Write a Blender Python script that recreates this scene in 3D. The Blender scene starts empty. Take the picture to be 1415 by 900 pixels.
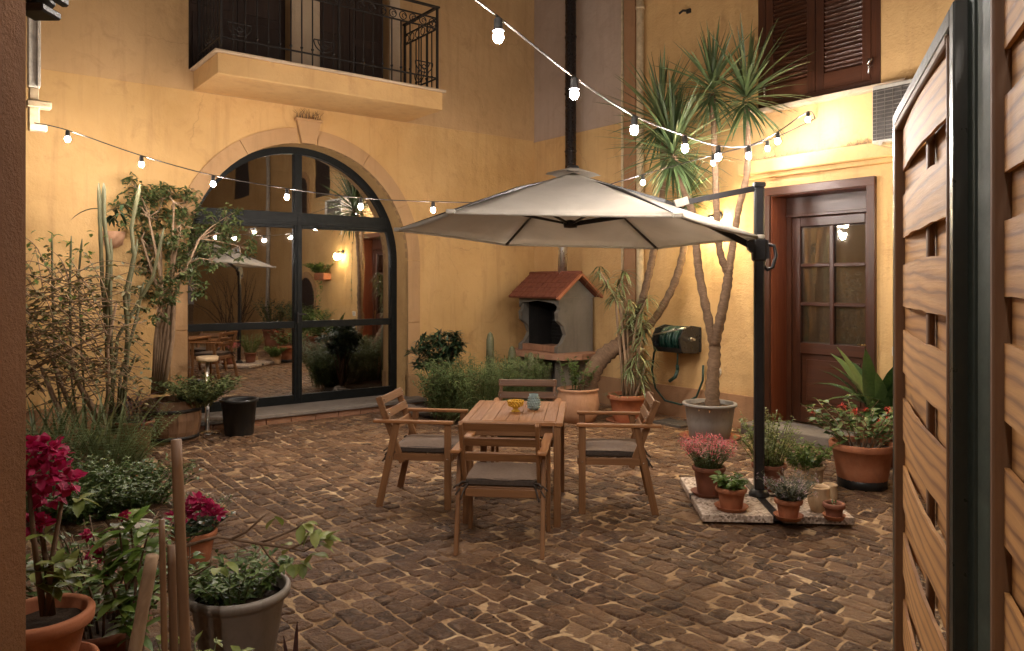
import bpy, math, random
from mathutils import Vector, Matrix
R = random.Random(11)
PI = math.pi
sc = bpy.context.scene
COL = sc.collection
EYE, FPX, CX, HY = 1.65, 1050.0, 707.0, 392.0       # eye height, focal length, centre and horizon of the photograph (pixels)
def at(px, py, Y): return Vector(((px-CX)/FPX*Y, Y, EYE-(py-HY)/FPX*Y))
def ground_at(px, py, z=0.0):
    Y = (EYE-z)*FPX/(py-HY); return Vector(((px-CX)/FPX*Y, Y, z))
U = lambda a, b: R.uniform(a, b)

# ------------------------------------------------------------------ materials
MATS = {}
class NT:
    def __init__(s, name):
        s.m = bpy.data.materials.new(name); s.m.use_nodes = True
        s.t = s.m.node_tree; s.b = s.t.nodes['Principled BSDF']; MATS[name] = s.m
    def n(s, typ, **kw):
        nd = s.t.nodes.new(typ)
        for k, v in kw.items():
            if k.startswith('_'): nd.inputs[k[1:].replace('_', ' ')].default_value = v
            else: setattr(nd, k, v)
        return nd
    def l(s, a, b): s.t.links.new(a, b)
    def coords(s, kind='Object', scale=(1, 1, 1)):
        if kind == 'gc': o = s.n('ShaderNodeAttribute', attribute_name='gc').outputs['Vector']
        else: o = s.n('ShaderNodeTexCoord').outputs[kind]
        mp = s.n('ShaderNodeMapping'); mp.inputs['Scale'].default_value = scale
        s.l(o, mp.inputs['Vector']); return mp.outputs['Vector']
    def noise(s, vec, scale, detail=4, rough=.55, dist=0):
        nd = s.n('ShaderNodeTexNoise', _Scale=scale, _Detail=detail, _Roughness=rough, _Distortion=dist)
        s.l(vec, nd.inputs['Vector']); return nd.outputs['Fac']
    def ramp(s, fac, stops):
        nd = s.n('ShaderNodeValToRGB'); cr = nd.color_ramp
        while len(cr.elements) < len(stops): cr.elements.new(.5)
        for e, (p, c) in zip(cr.elements, stops): e.position = p; e.color = (*c, 1) if len(c) == 3 else c
        s.l(fac, nd.inputs['Fac']); return nd.outputs['Color']
    def mix(s, fac, a, b, mode='MIX'):
        nd = s.n('ShaderNodeMix', data_type='RGBA', blend_type=mode)
        for sock, v in ((nd.inputs[0], fac), (nd.inputs[6], a), (nd.inputs[7], b)):
            if isinstance(v, (int, float)): sock.default_value = v
            elif isinstance(v, tuple): sock.default_value = (*v, 1)
            else: s.l(v, sock)
        return nd.outputs[2]
    def bump(s, h, strength, dist=.01, prev=None):
        nd = s.n('ShaderNodeBump', _Strength=strength, _Distance=dist); s.l(h, nd.inputs['Height'])
        if prev is not None: s.l(prev, nd.inputs['Normal'])
        return nd.outputs['Normal']
    def out(s, col=None, rough=None, normal=None, metal=None, **kw):
        b = s.b
        if col is not None:
            if isinstance(col, tuple): b.inputs['Base Color'].default_value = (*col, 1)
            else: s.l(col, b.inputs['Base Color'])
        if rough is not None:
            if isinstance(rough, (int, float)): b.inputs['Roughness'].default_value = rough
            else: s.l(rough, b.inputs['Roughness'])
        if normal is not None: s.l(normal, b.inputs['Normal'])
        if metal is not None: b.inputs['Metallic'].default_value = metal
        for k, v in kw.items(): b.inputs[k.replace('_', ' ')].default_value = v
        return s.m

def plaster(name, c1, c2, stain, rough=.9, bs=.5, coarse=55):
    cracks = name in ('wall_yellow', 'wall_warm', 'wall_upper_dimmed', 'wall_grey')
    s = NT(name); v = s.coords()
    big = s.noise(v, .9, 5, .6, .4)
    c = s.ramp(big, [(.3, c2), (.62, c1)])
    streak = s.noise(s.coords('Object', (5, 5, .45)), 1.6, 5, .65)
    c = s.mix(s.ramp(streak, [(.52, (0, 0, 0)), (.76, (.45, .45, .45))]), c, stain)
    blot = s.noise(v, 3.4, 6, .7, .8)
    c = s.mix(s.ramp(blot, [(.55, (0, 0, 0)), (.76, (.5, .5, .5))]), c, stain)
    fine = s.noise(v, coarse, 5, .7); wave = s.noise(v, 5, 4, .55)
    if cracks:
        wv = s.n('ShaderNodeTexNoise', _Scale=2.3, _Detail=6.0, _Roughness=.65); s.l(v, wv.inputs['Vector'])
        ad = s.n('ShaderNodeMix', data_type='VECTOR'); ad.inputs[0].default_value = .22; s.l(v, ad.inputs[4]); s.l(wv.outputs['Color'], ad.inputs[5])
        vo = s.n('ShaderNodeTexVoronoi', feature='DISTANCE_TO_EDGE', _Scale=.85); s.l(ad.outputs[1], vo.inputs['Vector'])
        ln = s.ramp(vo.outputs['Distance'], [(0, (1, 1, 1)), (.004, (0, 0, 0))]); mk = s.ramp(s.noise(v, .7, 3), [(.5, (0, 0, 0)), (.62, (.32, .32, .32))])
        c = s.mix(s.mix(1.0, ln, mk, 'MULTIPLY'), c, (.16, .09, .05))
    n = s.bump(fine, bs, .006); n = s.bump(wave, .7, .03, n)
    return s.out(c, rough, n, Specular_IOR_Level=.25)
def wood(name, c1, c2, c3, rough=.55, scale=(2.2, 34, 34), bump=.25):
    s = NT(name); v = s.coords('gc', scale)
    g = s.noise(v, 1.0, 6, .6, 1.1)
    c = s.ramp(g, [(.28, c1), (.5, c2), (.72, c3)])
    at_ = s.n('ShaderNodeAttribute', attribute_name='v').outputs['Fac']
    c = s.mix(.4, c, s.ramp(at_, [(0, c1), (1, c3)]), 'MIX')
    k = s.noise(s.coords('gc', (1.2, 5, 5)), 1.6, 3, .5, .6)
    c = s.mix(s.ramp(k, [(.6, (0, 0, 0)), (.75, (.6, .6, .6))]), c, c1)
    r = s.ramp(g, [(.2, (rough+.12,)*3), (.8, (rough-.1,)*3)])
    return s.out(c, r, s.bump(g, bump, .004))
def leafm(name, c1, c2, c3, rough=.42, tr=.15):
    s = NT(name)
    at_ = s.n('ShaderNodeAttribute', attribute_name='v').outputs['Fac']
    c = s.ramp(at_, [(.05, c1), (.5, c2), (.95, c3)])
    nz = s.noise(s.coords(), 38, 3)
    c = s.mix(.25, c, s.ramp(nz, [(.3, c1), (.7, c3)]))
    s.out(c, rough, None, None, Specular_IOR_Level=.45)
    if tr:
        t = s.n('ShaderNodeBsdfTranslucent'); s.l(c, t.inputs['Color'])
        mx = s.n('ShaderNodeMixShader', _Fac=tr)
        o = s.t.nodes['Material Output']
        s.l(s.b.outputs[0], mx.inputs[1]); s.l(t.outputs[0], mx.inputs[2]); s.l(mx.outputs[0], o.inputs['Surface'])
    return s.m
def clay(name, c1, c2, stain, rough=.75, sc_=9, bump=.3):
    s = NT(name); v = s.coords()
    a = s.noise(v, sc_, 6, .65, .5); b = s.noise(s.coords('Object', (6, 6, 2)), 3.2, 6, .7, .6)
    c = s.ramp(a, [(.3, c1), (.7, c2)])
    c = s.mix(s.ramp(b, [(.52, (0, 0, 0)), (.75, (.75, .75, .75))]), c, stain)
    f = s.noise(v, 120, 4, .6)
    return s.out(c, rough, s.bump(f, bump, .003), Specular_IOR_Level=.35)
def paint(name, c, rough=.45, metal=0., var=.25, bump=.12, sc_=14):
    s = NT(name); v = s.coords(); a = s.noise(v, sc_, 5, .65, .3)
    dk = tuple(x*(1-var) for x in c); lt = tuple(min(1, x*(1+var)) for x in c)
    col = s.ramp(a, [(.3, dk), (.7, lt)])
    r = s.ramp(a, [(.25, (min(1, rough+.12),)*3), (.75, (max(.03, rough-.1),)*3)])
    return s.out(col, r, s.bump(s.noise(v, 90, 3), bump, .002), metal, Specular_IOR_Level=.15 if name == 'window_frame_paint' else .5)
def emit(name, c, st):
    s = NT(name); s.out(c, .3)
    s.b.inputs['Emission Color'].default_value = (*c, 1); s.b.inputs['Emission Strength'].default_value = st
    return s.m

plaster('wall_yellow', (.61, .385, .165), (.50, .30, .115), (.34, .19, .08))
plaster('wall_upper_dimmed', (.54, .345, .17), (.45, .28, .13), (.31, .185, .09))  # duller than the lower wall, imitating light falling off above the bulbs
plaster('wall_warm', (.62, .40, .18), (.51, .31, .13), (.35, .205, .09), coarse=40, bs=.7)
plaster('wall_grey', (.43, .325, .255), (.36, .27, .21), (.28, .205, .16))
plaster('pillar_plaster', (.155, .07, .026), (.115, .05, .019), (.08, .035, .014), bs=1, coarse=120)
plaster('plinth_stone', (.36, .2, .105), (.27, .145, .075), (.18, .10, .055))
plaster('arch_stone', (.47, .29, .145), (.38, .225, .11), (.29, .17, .085), coarse=90, bs=.35)
plaster('balcony_plaster', (.60, .38, .17), (.5, .31, .135), (.38, .22, .1))
plaster('grey_stone', (.23, .195, .165), (.165, .14, .12), (.09, .075, .06))
plaster('bbq_concrete', (.22, .195, .165), (.11, .10, .082), (.09, .075, .065), coarse=40, bs=.8)
plaster('bbq_shelf', (.40, .22, .14), (.30, .16, .10), (.18, .10, .07))
plaster('soot', (.02, .017, .015), (.012, .011, .01), (.035, .028, .022))
plaster('fire_brick', (.36, .19, .11), (.24, .12, .075), (.10, .06, .04))
plaster('pale_stone', (.55, .43, .31), (.46, .35, .24), (.34, .25, .17))
wood('teak', (.12, .05, .018), (.20, .09, .034), (.30, .15, .064), .48)
wood('teak_top', (.19, .075, .026), (.30, .13, .047), (.40, .19, .075), .42)
s = NT('gate_wood'); v = s.coords('gc', (.15, 1, 1))
wv = s.n('ShaderNodeTexWave', bands_direction='Y', _Scale=11.0, _Distortion=13.0, _Detail=4.0, _Detail_Scale=.34, _Detail_Roughness=.6); s.l(v, wv.inputs['Vector'])
c = s.ramp(wv.outputs['Fac'], [(.03, (.23, .10, .036)), (.14, (.42, .20, .062)), (.75, (.56, .29, .095))])
f = s.noise(s.coords('gc', (3, 60, 60)), 1, 5, .7); c = s.mix(s.ramp(f, [(.4, (0, 0, 0)), (.75, (.5, .5, .5))]), c, (.20, .10, .04))
k = s.noise(s.coords('gc', (3.5, 9, 9)), 1.1, 2, .5, .5); c = s.mix(s.ramp(k, [(.68, (0, 0, 0)), (.74, (.75, .75, .75))]), c, (.09, .038, .016))
a = s.n('ShaderNodeAttribute', attribute_name='v').outputs['Fac']; c = s.mix(.22, c, s.ramp(a, [(0, (.22, .10, .04)), (1, (.62, .38, .18))]))
s.out(c, .6, s.bump(f, .4, .003))
wood('gate_batten', (.10, .05, .025), (.15, .075, .036), (.2, .105, .05), .6)
wood('mahogany', (.034, .012, .006), (.058, .019, .009), (.09, .031, .014), .34, (1.6, 30, 30), .12)
wood('mahogany_light', (.12, .03, .012), (.185, .048, .019), (.25, .07, .027), .36, (1.6, 30, 30), .12)
wood('dark_shutter', (.02, .011, .009), (.032, .018, .014), (.05, .028, .021), .45)
wood('barrel_wood', (.10, .05, .026), (.17, .09, .046), (.24, .135, .07), .7)
wood('bamboo', (.075, .036, .017), (.13, .066, .031), (.20, .11, .055), .55, (3, 20, 20))
wood('bark_pale', (.17, .105, .06), (.27, .175, .105), (.37, .25, .155), .85, (9, 20, 20), .6)
wood('bark_dark', (.055, .032, .019), (.105, .062, .036), (.18, .11, .064), .85, (9, 22, 22), .6)
wood('bark_yucca', (.06, .033, .018), (.125, .072, .04), (.215, .135, .078), .9, (30, 12, 12), .9)
wood('stem_green', (.07, .085, .032), (.12, .14, .055), (.21, .22, .10), .6, (6, 20, 20))
wood('cactus_skin', (.055, .055, .024), (.10, .096, .042), (.17, .16, .08), .6, (6, 20, 20))
clay('terracotta', (.33, .115, .052), (.42, .165, .08), (.25, .10, .055))
clay('terracotta_dark', (.18, .065, .036), (.25, .095, .052), (.13, .055, .035))
clay('terracotta_pale', (.36, .19, .105), (.47, .26, .15), (.27, .15, .09))
clay('cream_clay', (.52, .36, .21), (.62, .45, .28), (.35, .22, .12))
clay('grey_plastic', (.21, .195, .18), (.26, .24, .22), (.15, .125, .1), .5, 5, .1)
clay('beige_plastic', (.19, .165, .14), (.24, .21, .18), (.13, .105, .08), .42, 5, .1)
clay('black_plastic', (.012, .012, .012), (.02, .019, .018), (.035, .03, .026), .38, 6, .1)
clay('soil', (.03, .019, .012), (.055, .035, .022), (.09, .06, .04), .95, 30, 1)
clay('roof_tile', (.15, .045, .026), (.21, .068, .038), (.13, .05, .034))
paint('green_black_steel', (.014, .02, .017), .32, 0)
paint('post_green', (.055, .075, .064), .42, .1)
paint('gate_steel', (.035, .048, .042), .36, .3)
paint('window_frame_paint', (.008, .009, .009), .42, 0)
paint('iron', (.018, .015, .014), .5, .2)
paint('umbrella_metal', (.016, .015, .016), .38, .1)
paint('chrome', (.7, .68, .65), .3, 1)
paint('screw', (.6, .58, .55), .25, 1)
paint('flue_black', (.05, .042, .04), .28, .8)
paint('pipe_cream', (.52, .40, .25), .5)
paint('pipe_grey', (.4, .37, .33), .5)
paint('white_paint', (.62, .57, .49), .5)
paint('ac_white', (.55, .52, .46), .45)
paint('curtain_cloth', (.30, .26, .225), .9, 0, .1, .3, 3)
paint('ac_grille', (.2, .175, .15), .5)
paint('ac_dark', (.07, .06, .052), .5)
paint('cushion', (.17, .118, .085), .95, 0, .14, .8, 60)
paint('cushion_side', (.055, .04, .031), .95, 0, .2, .8, 60)
paint('hose_green', (.006, .03, .022), .35)
paint('reel_black', (.015, .015, .016), .3)
paint('cable', (.06, .05, .045), .5)
paint('socket', (.05, .048, .046), .5)
paint('yellow_glaze', (.70, .42, .05), .18)
paint('brass', (.5, .35, .14), .3, 1)
paint('red_print', (.45, .05, .05), .6)
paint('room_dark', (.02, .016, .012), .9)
s = NT('canopy_fabric'); v = s.coords()
c = s.ramp(s.noise(v, 2.2, 5, .6, .5), [(.3, (.45, .41, .355)), (.7, (.55, .505, .44))])
wv = s.n('ShaderNodeTexWave', _Scale=160.0, _Distortion=1.0); s.l(v, wv.inputs['Vector'])
nm = s.bump(wv.outputs['Fac'], .12, .002); nm = s.bump(s.noise(v, 5, 4, .5, 1.5), .5, .02, nm)
s.out(c, .9, nm, Specular_IOR_Level=.2)
t = s.n('ShaderNodeBsdfTranslucent'); s.l(c, t.inputs['Color']); mx = s.n('ShaderNodeMixShader', _Fac=.5)
s.l(s.b.outputs[0], mx.inputs[1]); s.l(t.outputs[0], mx.inputs[2]); s.l(mx.outputs[0], s.t.nodes['Material Output'].inputs['Surface'])
s = NT('terrazzo'); v = s.coords()
vo = s.n('ShaderNodeTexVoronoi', _Scale=62.0); s.l(v, vo.inputs['Vector'])
c = s.ramp(vo.outputs['Color'], [(0, (.11, .065, .04)), (.3, (.34, .25, .19)), (.6, (.55, .44, .35)), (.9, (.68, .58, .48))])
s.out(c, .7, s.bump(s.noise(v, 120, 3), .3, .003))
# cobbles: colour per stone from the attribute v, light veins and painted-in highlights from noise
s = NT('cobble'); v = s.coords()
a = s.n('ShaderNodeAttribute', attribute_name='v').outputs['Fac']
c = s.ramp(a, [(0, (.06, .027, .014)), (.38, (.135, .064, .031)), (.7, (.23, .118, .058)), (1, (.38, .22, .118))])
n1 = s.noise(v, 22, 7, .72, .8)
c = s.mix(s.ramp(n1, [(.47, (0, 0, 0)), (.62, (.85, .85, .85))]), c, (.34, .205, .115))
n3 = s.noise(v, 1.1, 4, .6, .4)
c = s.mix(s.ramp(n3, [(.42, (0, 0, 0)), (.7, (.5, .5, .5))]), c, (.06, .032, .02))
n2 = s.noise(v, 55, 6, .72)
c = s.mix(s.ramp(n2, [(.3, (.6, .6, .6)), (.48, (0, 0, 0))]), c, (.05, .026, .015))
nm = s.bump(n2, 1.0, .014); nm = s.bump(n1, 1.0, .035, nm)
s.out(c, s.ramp(n1, [(.3, (.22,)*3), (.7, (.52,)*3)]), nm, Specular_IOR_Level=.5)
s = NT('mortar'); v = s.coords()
c = s.ramp(s.noise(v, 1.9, 7, .7, .8), [(.3, (.15, .09, .05)), (.45, (.36, .23, .125)), (.66, (.64, .47, .28))])
c = s.mix(s.ramp(s.noise(v, 26, 5, .7), [(.5, (0, 0, 0)), (.75, (.7, .7, .7))]), c, (.12, .072, .042))
nm = s.bump(s.noise(v, 40, 6, .75), 1, .012)
s.out(c, .95, nm, Specular_IOR_Level=.2)
# glass that mirrors the lit courtyard against an unlit room
def glass(name, refl, tint, rough=.015, wav=.02):
    s = NT(name); t = s.t; t.nodes.remove(s.b)
    g = s.n('ShaderNodeBsdfGlossy', _Roughness=rough); tr = s.n('ShaderNodeBsdfTransparent')
    g.inputs['Color'].default_value = (.95, .93, .9, 1); tr.inputs['Color'].default_value = (*tint, 1)
    nm = s.bump(s.noise(s.coords(), 1.3, 2), wav, .05); s.l(nm, g.inputs['Normal'])
    lw = s.n('ShaderNodeLayerWeight', _Blend=.35); mr = s.n('ShaderNodeMapRange')
    mr.inputs['To Min'].default_value = refl; mr.inputs['To Max'].default_value = 1
    s.l(lw.outputs['Fresnel'], mr.inputs['Value'])
    mx = s.n('ShaderNodeMixShader'); s.l(mr.outputs[0], mx.inputs[0])
    s.l(tr.outputs[0], mx.inputs[1]); s.l(g.outputs[0], mx.inputs[2])
    s.l(mx.outputs[0], t.nodes['Material Output'].inputs['Surface']); return s.m
glass('door_glass', .5, (.55, .52, .48)); glass('small_glass', .10, (.8, .76, .7), .02, .05)
s = NT('teal_glass'); s.out((.42, .56, .55), .1, s.bump(s.noise(s.coords(), 60, 2), .3, .004)); s.b.inputs['Transmission Weight'].default_value = .35
emit('bulb_glow', (1.0, .95, .94), 90); emit('lamp_glow', (1.0, .80, .42), 22)
# foliage
leafm('leaf_ficus', (0.0315, 0.0540, 0.0189), (0.0716, 0.1013, 0.0324), (0.1574, 0.1755, 0.0607), .35)
leafm('leaf_dark', (0.0110, 0.0260, 0.0143), (0.0220, 0.0468, 0.0234), (0.0551, 0.0910, 0.0390), .3, .08)
leafm('leaf_mid', (0.0276, 0.0585, 0.0156), (0.0661, 0.1170, 0.0286), (0.1378, 0.2080, 0.0520), .4)
leafm('leaf_bright', (.05, .10, .016), (.10, .18, .028), (.20, .27, .06), .42, .25)
leafm('leaf_lime', (.10, .14, .03), (.19, .235, .05), (.30, .32, .10), .45, .25)
leafm('leaf_yucca', (.032, .058, .026), (.07, .115, .042), (.16, .20, .08), .36, .12)
leafm('leaf_drac', (.06, .085, .03), (.13, .16, .065), (.25, .255, .12), .42)
leafm('leaf_purple', (0.0254, 0.0108, 0.0144), (0.0483, 0.0192, 0.0240), (0.0890, 0.0336, 0.0360), .38, .05)
leafm('leaf_olive', (.07, .07, .022), (.13, .12, .04), (.24, .20, .08), .55)
leafm('leaf_aspidistra', (.018, .045, .014), (.04, .08, .025), (.10, .15, .05), .27)
leafm('leaf_dry', (0.1145, 0.0540, 0.0240), (0.1908, 0.0960, 0.0408), (0.2926, 0.1680, 0.0720), .7)
leafm('leaf_grey', (.045, .05, .035), (.09, .095, .065), (.15, .15, .11), .55)
leafm('leaf_fern', (0.0339, 0.0720, 0.0224), (0.0814, 0.1312, 0.0400), (0.1866, 0.2320, 0.0800), .5)
leafm('petal_magenta', (.20, .004, .035), (.42, .012, .085), (.60, .035, .15), .55, .3)
leafm('petal_red', (.38, .02, .018), (.6, .05, .035), (.75, .11, .06), .5, .25)
leafm('petal_pink', (.50, .05, .08), (.66, .12, .15), (.78, .34, .33), .55, .25)
leafm('petal_white', (.55, .5, .46), (.68, .63, .58), (.78, .74, .7), .55, .25)
leafm('petal_lilac', (.25, .15, .2), (.36, .24, .3), (.5, .38, .4), .6, .2)

# ------------------------------------------------------------------ mesh builder
class M:
    def __init__(s): s.V = []; s.F = []; s.S = []; s.v = []; s.g = []
    def add(s, V, F, smooth=False, v=None, g=None):
        o = len(s.V); s.V += [tuple(p) for p in V]
        s.F += [tuple(i+o for i in f) for f in F]; s.S += [smooth]*len(F)
        if v is None: v = R.random()
        s.v += list(v) if isinstance(v, (list, tuple)) else [v]*len(V)
        s.g += [tuple(p) for p in (g if g is not None else V)]
    def box(s, c, d, rot=None, bev=.003, v=None):
        hx, hy, hz = d[0]/2, d[1]/2, d[2]/2
        b = min(bev, hx*.45, hy*.45, hz*.45)
        P = []
        idx = {}
        for sx in (-1, 1):
            for sy in (-1, 1):
                for sz in (-1, 1):
                    idx[sx, sy, sz] = len(P)
                    P += [Vector((sx*hx, sy*(hy-b), sz*(hz-b))), Vector((sx*(hx-b), sy*hy, sz*(hz-b))), Vector((sx*(hx-b), sy*(hy-b), sz*hz))]
        F = []
        def q(*k): F.append(k)
        for sx in (-1, 1):
            l = [idx[sx, a, e] for a, e in ((-1, -1), (1, -1), (1, 1), (-1, 1))]; q(*(l if sx > 0 else l[::-1]))
        for sy in (-1, 1):
            l = [idx[a, sy, e]+1 for a, e in ((-1, -1), (1, -1), (1, 1), (-1, 1))]; q(*(l if sy < 0 else l[::-1]))
        for sz in (-1, 1):
            l = [idx[a, e, sz]+2 for a, e in ((-1, -1), (1, -1), (1, 1), (-1, 1))]; q(*(l if sz > 0 else l[::-1]))
        for sx in (-1, 1):
            for sy in (-1, 1):
                a, e = idx[sx, sy, -1], idx[sx, sy, 1]; l = [a, a+1, e+1, e]; q(*(l if sx*sy > 0 else l[::-1]))
                a, e = idx[sx, -1, sy], idx[sx, 1, sy]; l = [a, e, e+2, a+2]; q(*(l if sx*sy > 0 else l[::-1]))
                a, e = idx[-1, sx, sy], idx[1, sx, sy]; l = [a+1, a+2, e+2, e+1]; q(*(l if sx*sy > 0 else l[::-1]))
                for sz in (-1, 1):
                    k = idx[sx, sy, sz]; l = [k, k+1, k+2]; q(*(l if sx*sy*sz > 0 else l[::-1]))
        ax = max(range(3), key=lambda i: d[i]); o1, o2 = [(1, 2), (0, 2), (0, 1)][ax]
        off = Vector((U(0, 50), U(0, 50), U(0, 50)))
        G = [Vector((p[ax], p[o1], p[o2]))+off for p in P]
        c = Vector(c)
        P = [(rot @ p if rot is not None else p)+c for p in P]
        s.add(P, F, False, v, G)
    def bar(s, a, b, w, d, up=(0, 0, 1), bev=.003, v=None):
        a, b = Vector(a), Vector(b); z = (b-a); L = z.length; z.normalize()
        x = Vector(up).cross(z)
        if x.length < 1e-4: x = Vector((1, 0, 0)).cross(z)
        x.normalize(); y = z.cross(x)
        s.box((a+b)/2, (w, d, L), Matrix((x, y, z)).transposed(), bev, v)
    def tube(s, pts, rad, n=8, v=None, cap=True):
        pts = [Vector(p) for p in pts]; k = len(pts)
        if not isinstance(rad, (list, tuple)): rad = [rad]*k
        elif len(rad) == 2 and k != 2: rad = [rad[0]+(rad[1]-rad[0])*i/(k-1) for i in range(k)]
        P, G, F = [], [], []; prev = None; L = 0; off = U(0, 50)
        for i, p in enumerate(pts):
            d = (pts[min(i+1, k-1)]-pts[max(i-1, 0)])
            if d.length < 1e-7: d = Vector((0, 0, 1))
            d.normalize()
            if prev is None:
                x = d.cross(Vector((0, 0, 1)))
                if x.length < 1e-3: x = d.cross(Vector((1, 0, 0)))
            else: x = prev-d*prev.dot(d)
            x.normalize(); prev = x; y = d.cross(x)
            if i: L += (p-pts[i-1]).length
            for j in range(n):
                an = 2*PI*j/n; P.append(p+(x*math.cos(an)+y*math.sin(an))*rad[i])
                G.append((L+off, math.cos(an)*rad[i], math.sin(an)*rad[i]))
        for i in range(k-1):
            for j in range(n):
                a, b = i*n+j, i*n+(j+1) % n; F.append((a, b, b+n, a+n))
        if cap: F.append(tuple(range(n))[::-1]); F.append(tuple(range((k-1)*n, k*n)))
        s.add(P, F, True, v, G)
    def lathe(s, prof, c=(0, 0, 0), n=32, v=None, wob=0):
        c = Vector(c); P, F = [], []; ph = U(0, 6)
        for r, z in prof:
            for j in range(n):
                an = 2*PI*j/n; rr = r*(1+wob*math.sin(3*an+ph)); P.append(c+Vector((rr*math.cos(an), rr*math.sin(an), z)))
        for i in range(len(prof)-1):
            for j in range(n):
                a, b = i*n+j, i*n+(j+1) % n; F.append((a, b, b+n, a+n))
        if prof[0][0] > 1e-6: F.append(tuple(range(n))[::-1])
        if prof[-1][0] > 1e-6: F.append(tuple(range((len(prof)-1)*n, len(prof)*n)))
        s.add(P, F, True, v)
    def prism(s, poly, axis, a, b, v=None):          # polygon in the two other axes, extruded from a to b along axis
        n = len(poly)
        def mk(t, p): l = list(p); l.insert(axis, t); return Vector(l)
        P = [mk(a, p) for p in poly]+[mk(b, p) for p in poly]
        F = [tuple(range(n))[::-1], tuple(range(n, 2*n))]+[(i, (i+1) % n, n+(i+1) % n, n+i) for i in range(n)]
        s.add(P, F, False, v)
    def sphere(s, c, r, n=10, v=None, sq=1):
        s.lathe([(max(0, r*math.sin(PI*i/n)), -r*sq*math.cos(PI*i/n)) for i in range(n+1)], c, n+4, v)
    def torus(s, c, r, t, ax='y', n=20, arc=(0, 2*PI)):
        c = Vector(c); pts = []
        for i in range(n+1):
            an = arc[0]+(arc[1]-arc[0])*i/n; x, z = r*math.cos(an), r*math.sin(an)
            pts.append(c+{'y': Vector((x, 0, z)), 'z': Vector((x, z, 0)), 'x': Vector((0, x, z))}[ax])
        s.tube(pts, t, 6)
    def leaf(s, p, d, L, W, droop=.3, segs=2, fold=.2, kind='oval', v=None, roll=0., curl=0):
        p = Vector(p); d = Vector(d).normalized()
        if v is None: v = min(1, max(0, R.gauss(.5, .25)))
        sd = d.cross(Vector((0, 0, 1)))
        if sd.length < .05: sd = d.cross(Vector((math.cos(roll*7), math.sin(roll*7), 0)))
        sd.normalize()
        if roll: sd = Matrix.Rotation(roll, 3, d) @ sd
        P, F = [], []; st = L/segs; k = segs+1
        for i in range(k):
            t = i/segs
            w = W*.5*(math.sin(PI*(.1+.9*t))**.8 if kind == 'oval' else min(1, .45+t*3)*(1-t)**.55 if kind == 'lance' else (1-t)**.35 if kind == 'strap' else 1)
            if i == segs: w = max(w, W*.02) if kind == 'oval' else W*.03
            up = sd.cross(d)
            P += [p+sd*w+up*fold*w, p.copy(), p-sd*w+up*fold*w]
            d = (d+Vector((0, 0, -droop*st/L))).normalized(); p = p+d*st
        for i in range(segs):
            a = i*3; F += [(a, a+1, a+4, a+3), (a+1, a+2, a+5, a+4)]
        s.add(P, F, True, v)
    def build(s, name, mat, parent=None):
        me = bpy.data.meshes.new(name); me.from_pydata(s.V, [], s.F)
        me.polygons.foreach_set('use_smooth', s.S)
        a = me.attributes.new('v', 'FLOAT', 'POINT'); a.data.foreach_set('value', s.v)
        g = me.attributes.new('gc', 'FLOAT_VECTOR', 'POINT'); g.data.foreach_set('vector', [x for p in s.g for x in p])
        me.materials.append(MATS[mat]); me.update()
        o = bpy.data.objects.new(name, me); COL.objects.link(o)
        if parent is not None: o.parent = parent
        return o
def tag(o, label=None, cat=None, group=None, kind=None):
    for k, x in (('label', label), ('category', cat), ('group', group), ('kind', kind)):
        if x: o[k] = x
    return o
def thing(name, label, cat, loc=(0, 0, 0), rz=0, group=None):
    o = bpy.data.objects.new(name, None); COL.objects.link(o); o.empty_display_size = .1
    o.location = loc; o.rotation_euler = (0, 0, rz); return tag(o, label, cat, group)
def kids(o): return [c for c in COL.objects if c.parent == o]
def copy_tree(o, parent=None):
    ch = kids(o); c = o.copy(); COL.objects.link(c)
    if parent is not None: c.parent = parent
    for k in ch: copy_tree(k, c)
    return c

# ------------------------------------------------------------------ frames of the two house fronts
KX, KY = .34, 11.6
RA, RB = math.atan2(1, 1.3), -math.atan2(1.3, 1)
MA = Matrix.Translation((KX, KY, 0)) @ Matrix.Rotation(RA, 4, 'Z')
MB = Matrix.Translation((KX, KY, 0)) @ Matrix.Rotation(RB, 4, 'Z')
PA = lambda x, y, z=0: MA @ Vector((x, y, z))
PB = lambda x, y, z=0: MB @ Vector((x, y, z))

def wall_grid(m, xs, zs, hole, y=0.):
    for i in range(len(xs)-1):
        for j in range(len(zs)-1):
            if hole((xs[i]+xs[i+1])/2, (zs[j]+zs[j+1])/2): continue
            x0, x1, z0, z1 = xs[i], xs[i+1], zs[j], zs[j+1]
            m.add([(x0, y, z0), (x1, y, z0), (x1, y, z1), (x0, y, z1)], [(0, 1, 2, 3)])
def reveal(m, x0, x1, z0, z1, d, y=0., bottom=True):
    q = lambda *P: m.add(P, [(0, 1, 2, 3)])
    q((x0, y, z0), (x0, y, z1), (x0, y+d, z1), (x0, y+d, z0)); q((x1, y, z0), (x1, y+d, z0), (x1, y+d, z1), (x1, y, z1))
    q((x0, y, z1), (x1, y, z1), (x1, y+d, z1), (x0, y+d, z1))
    if bottom: q((x0, y, z0), (x0, y+d, z0), (x1, y+d, z0), (x1, y, z0))

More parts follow.
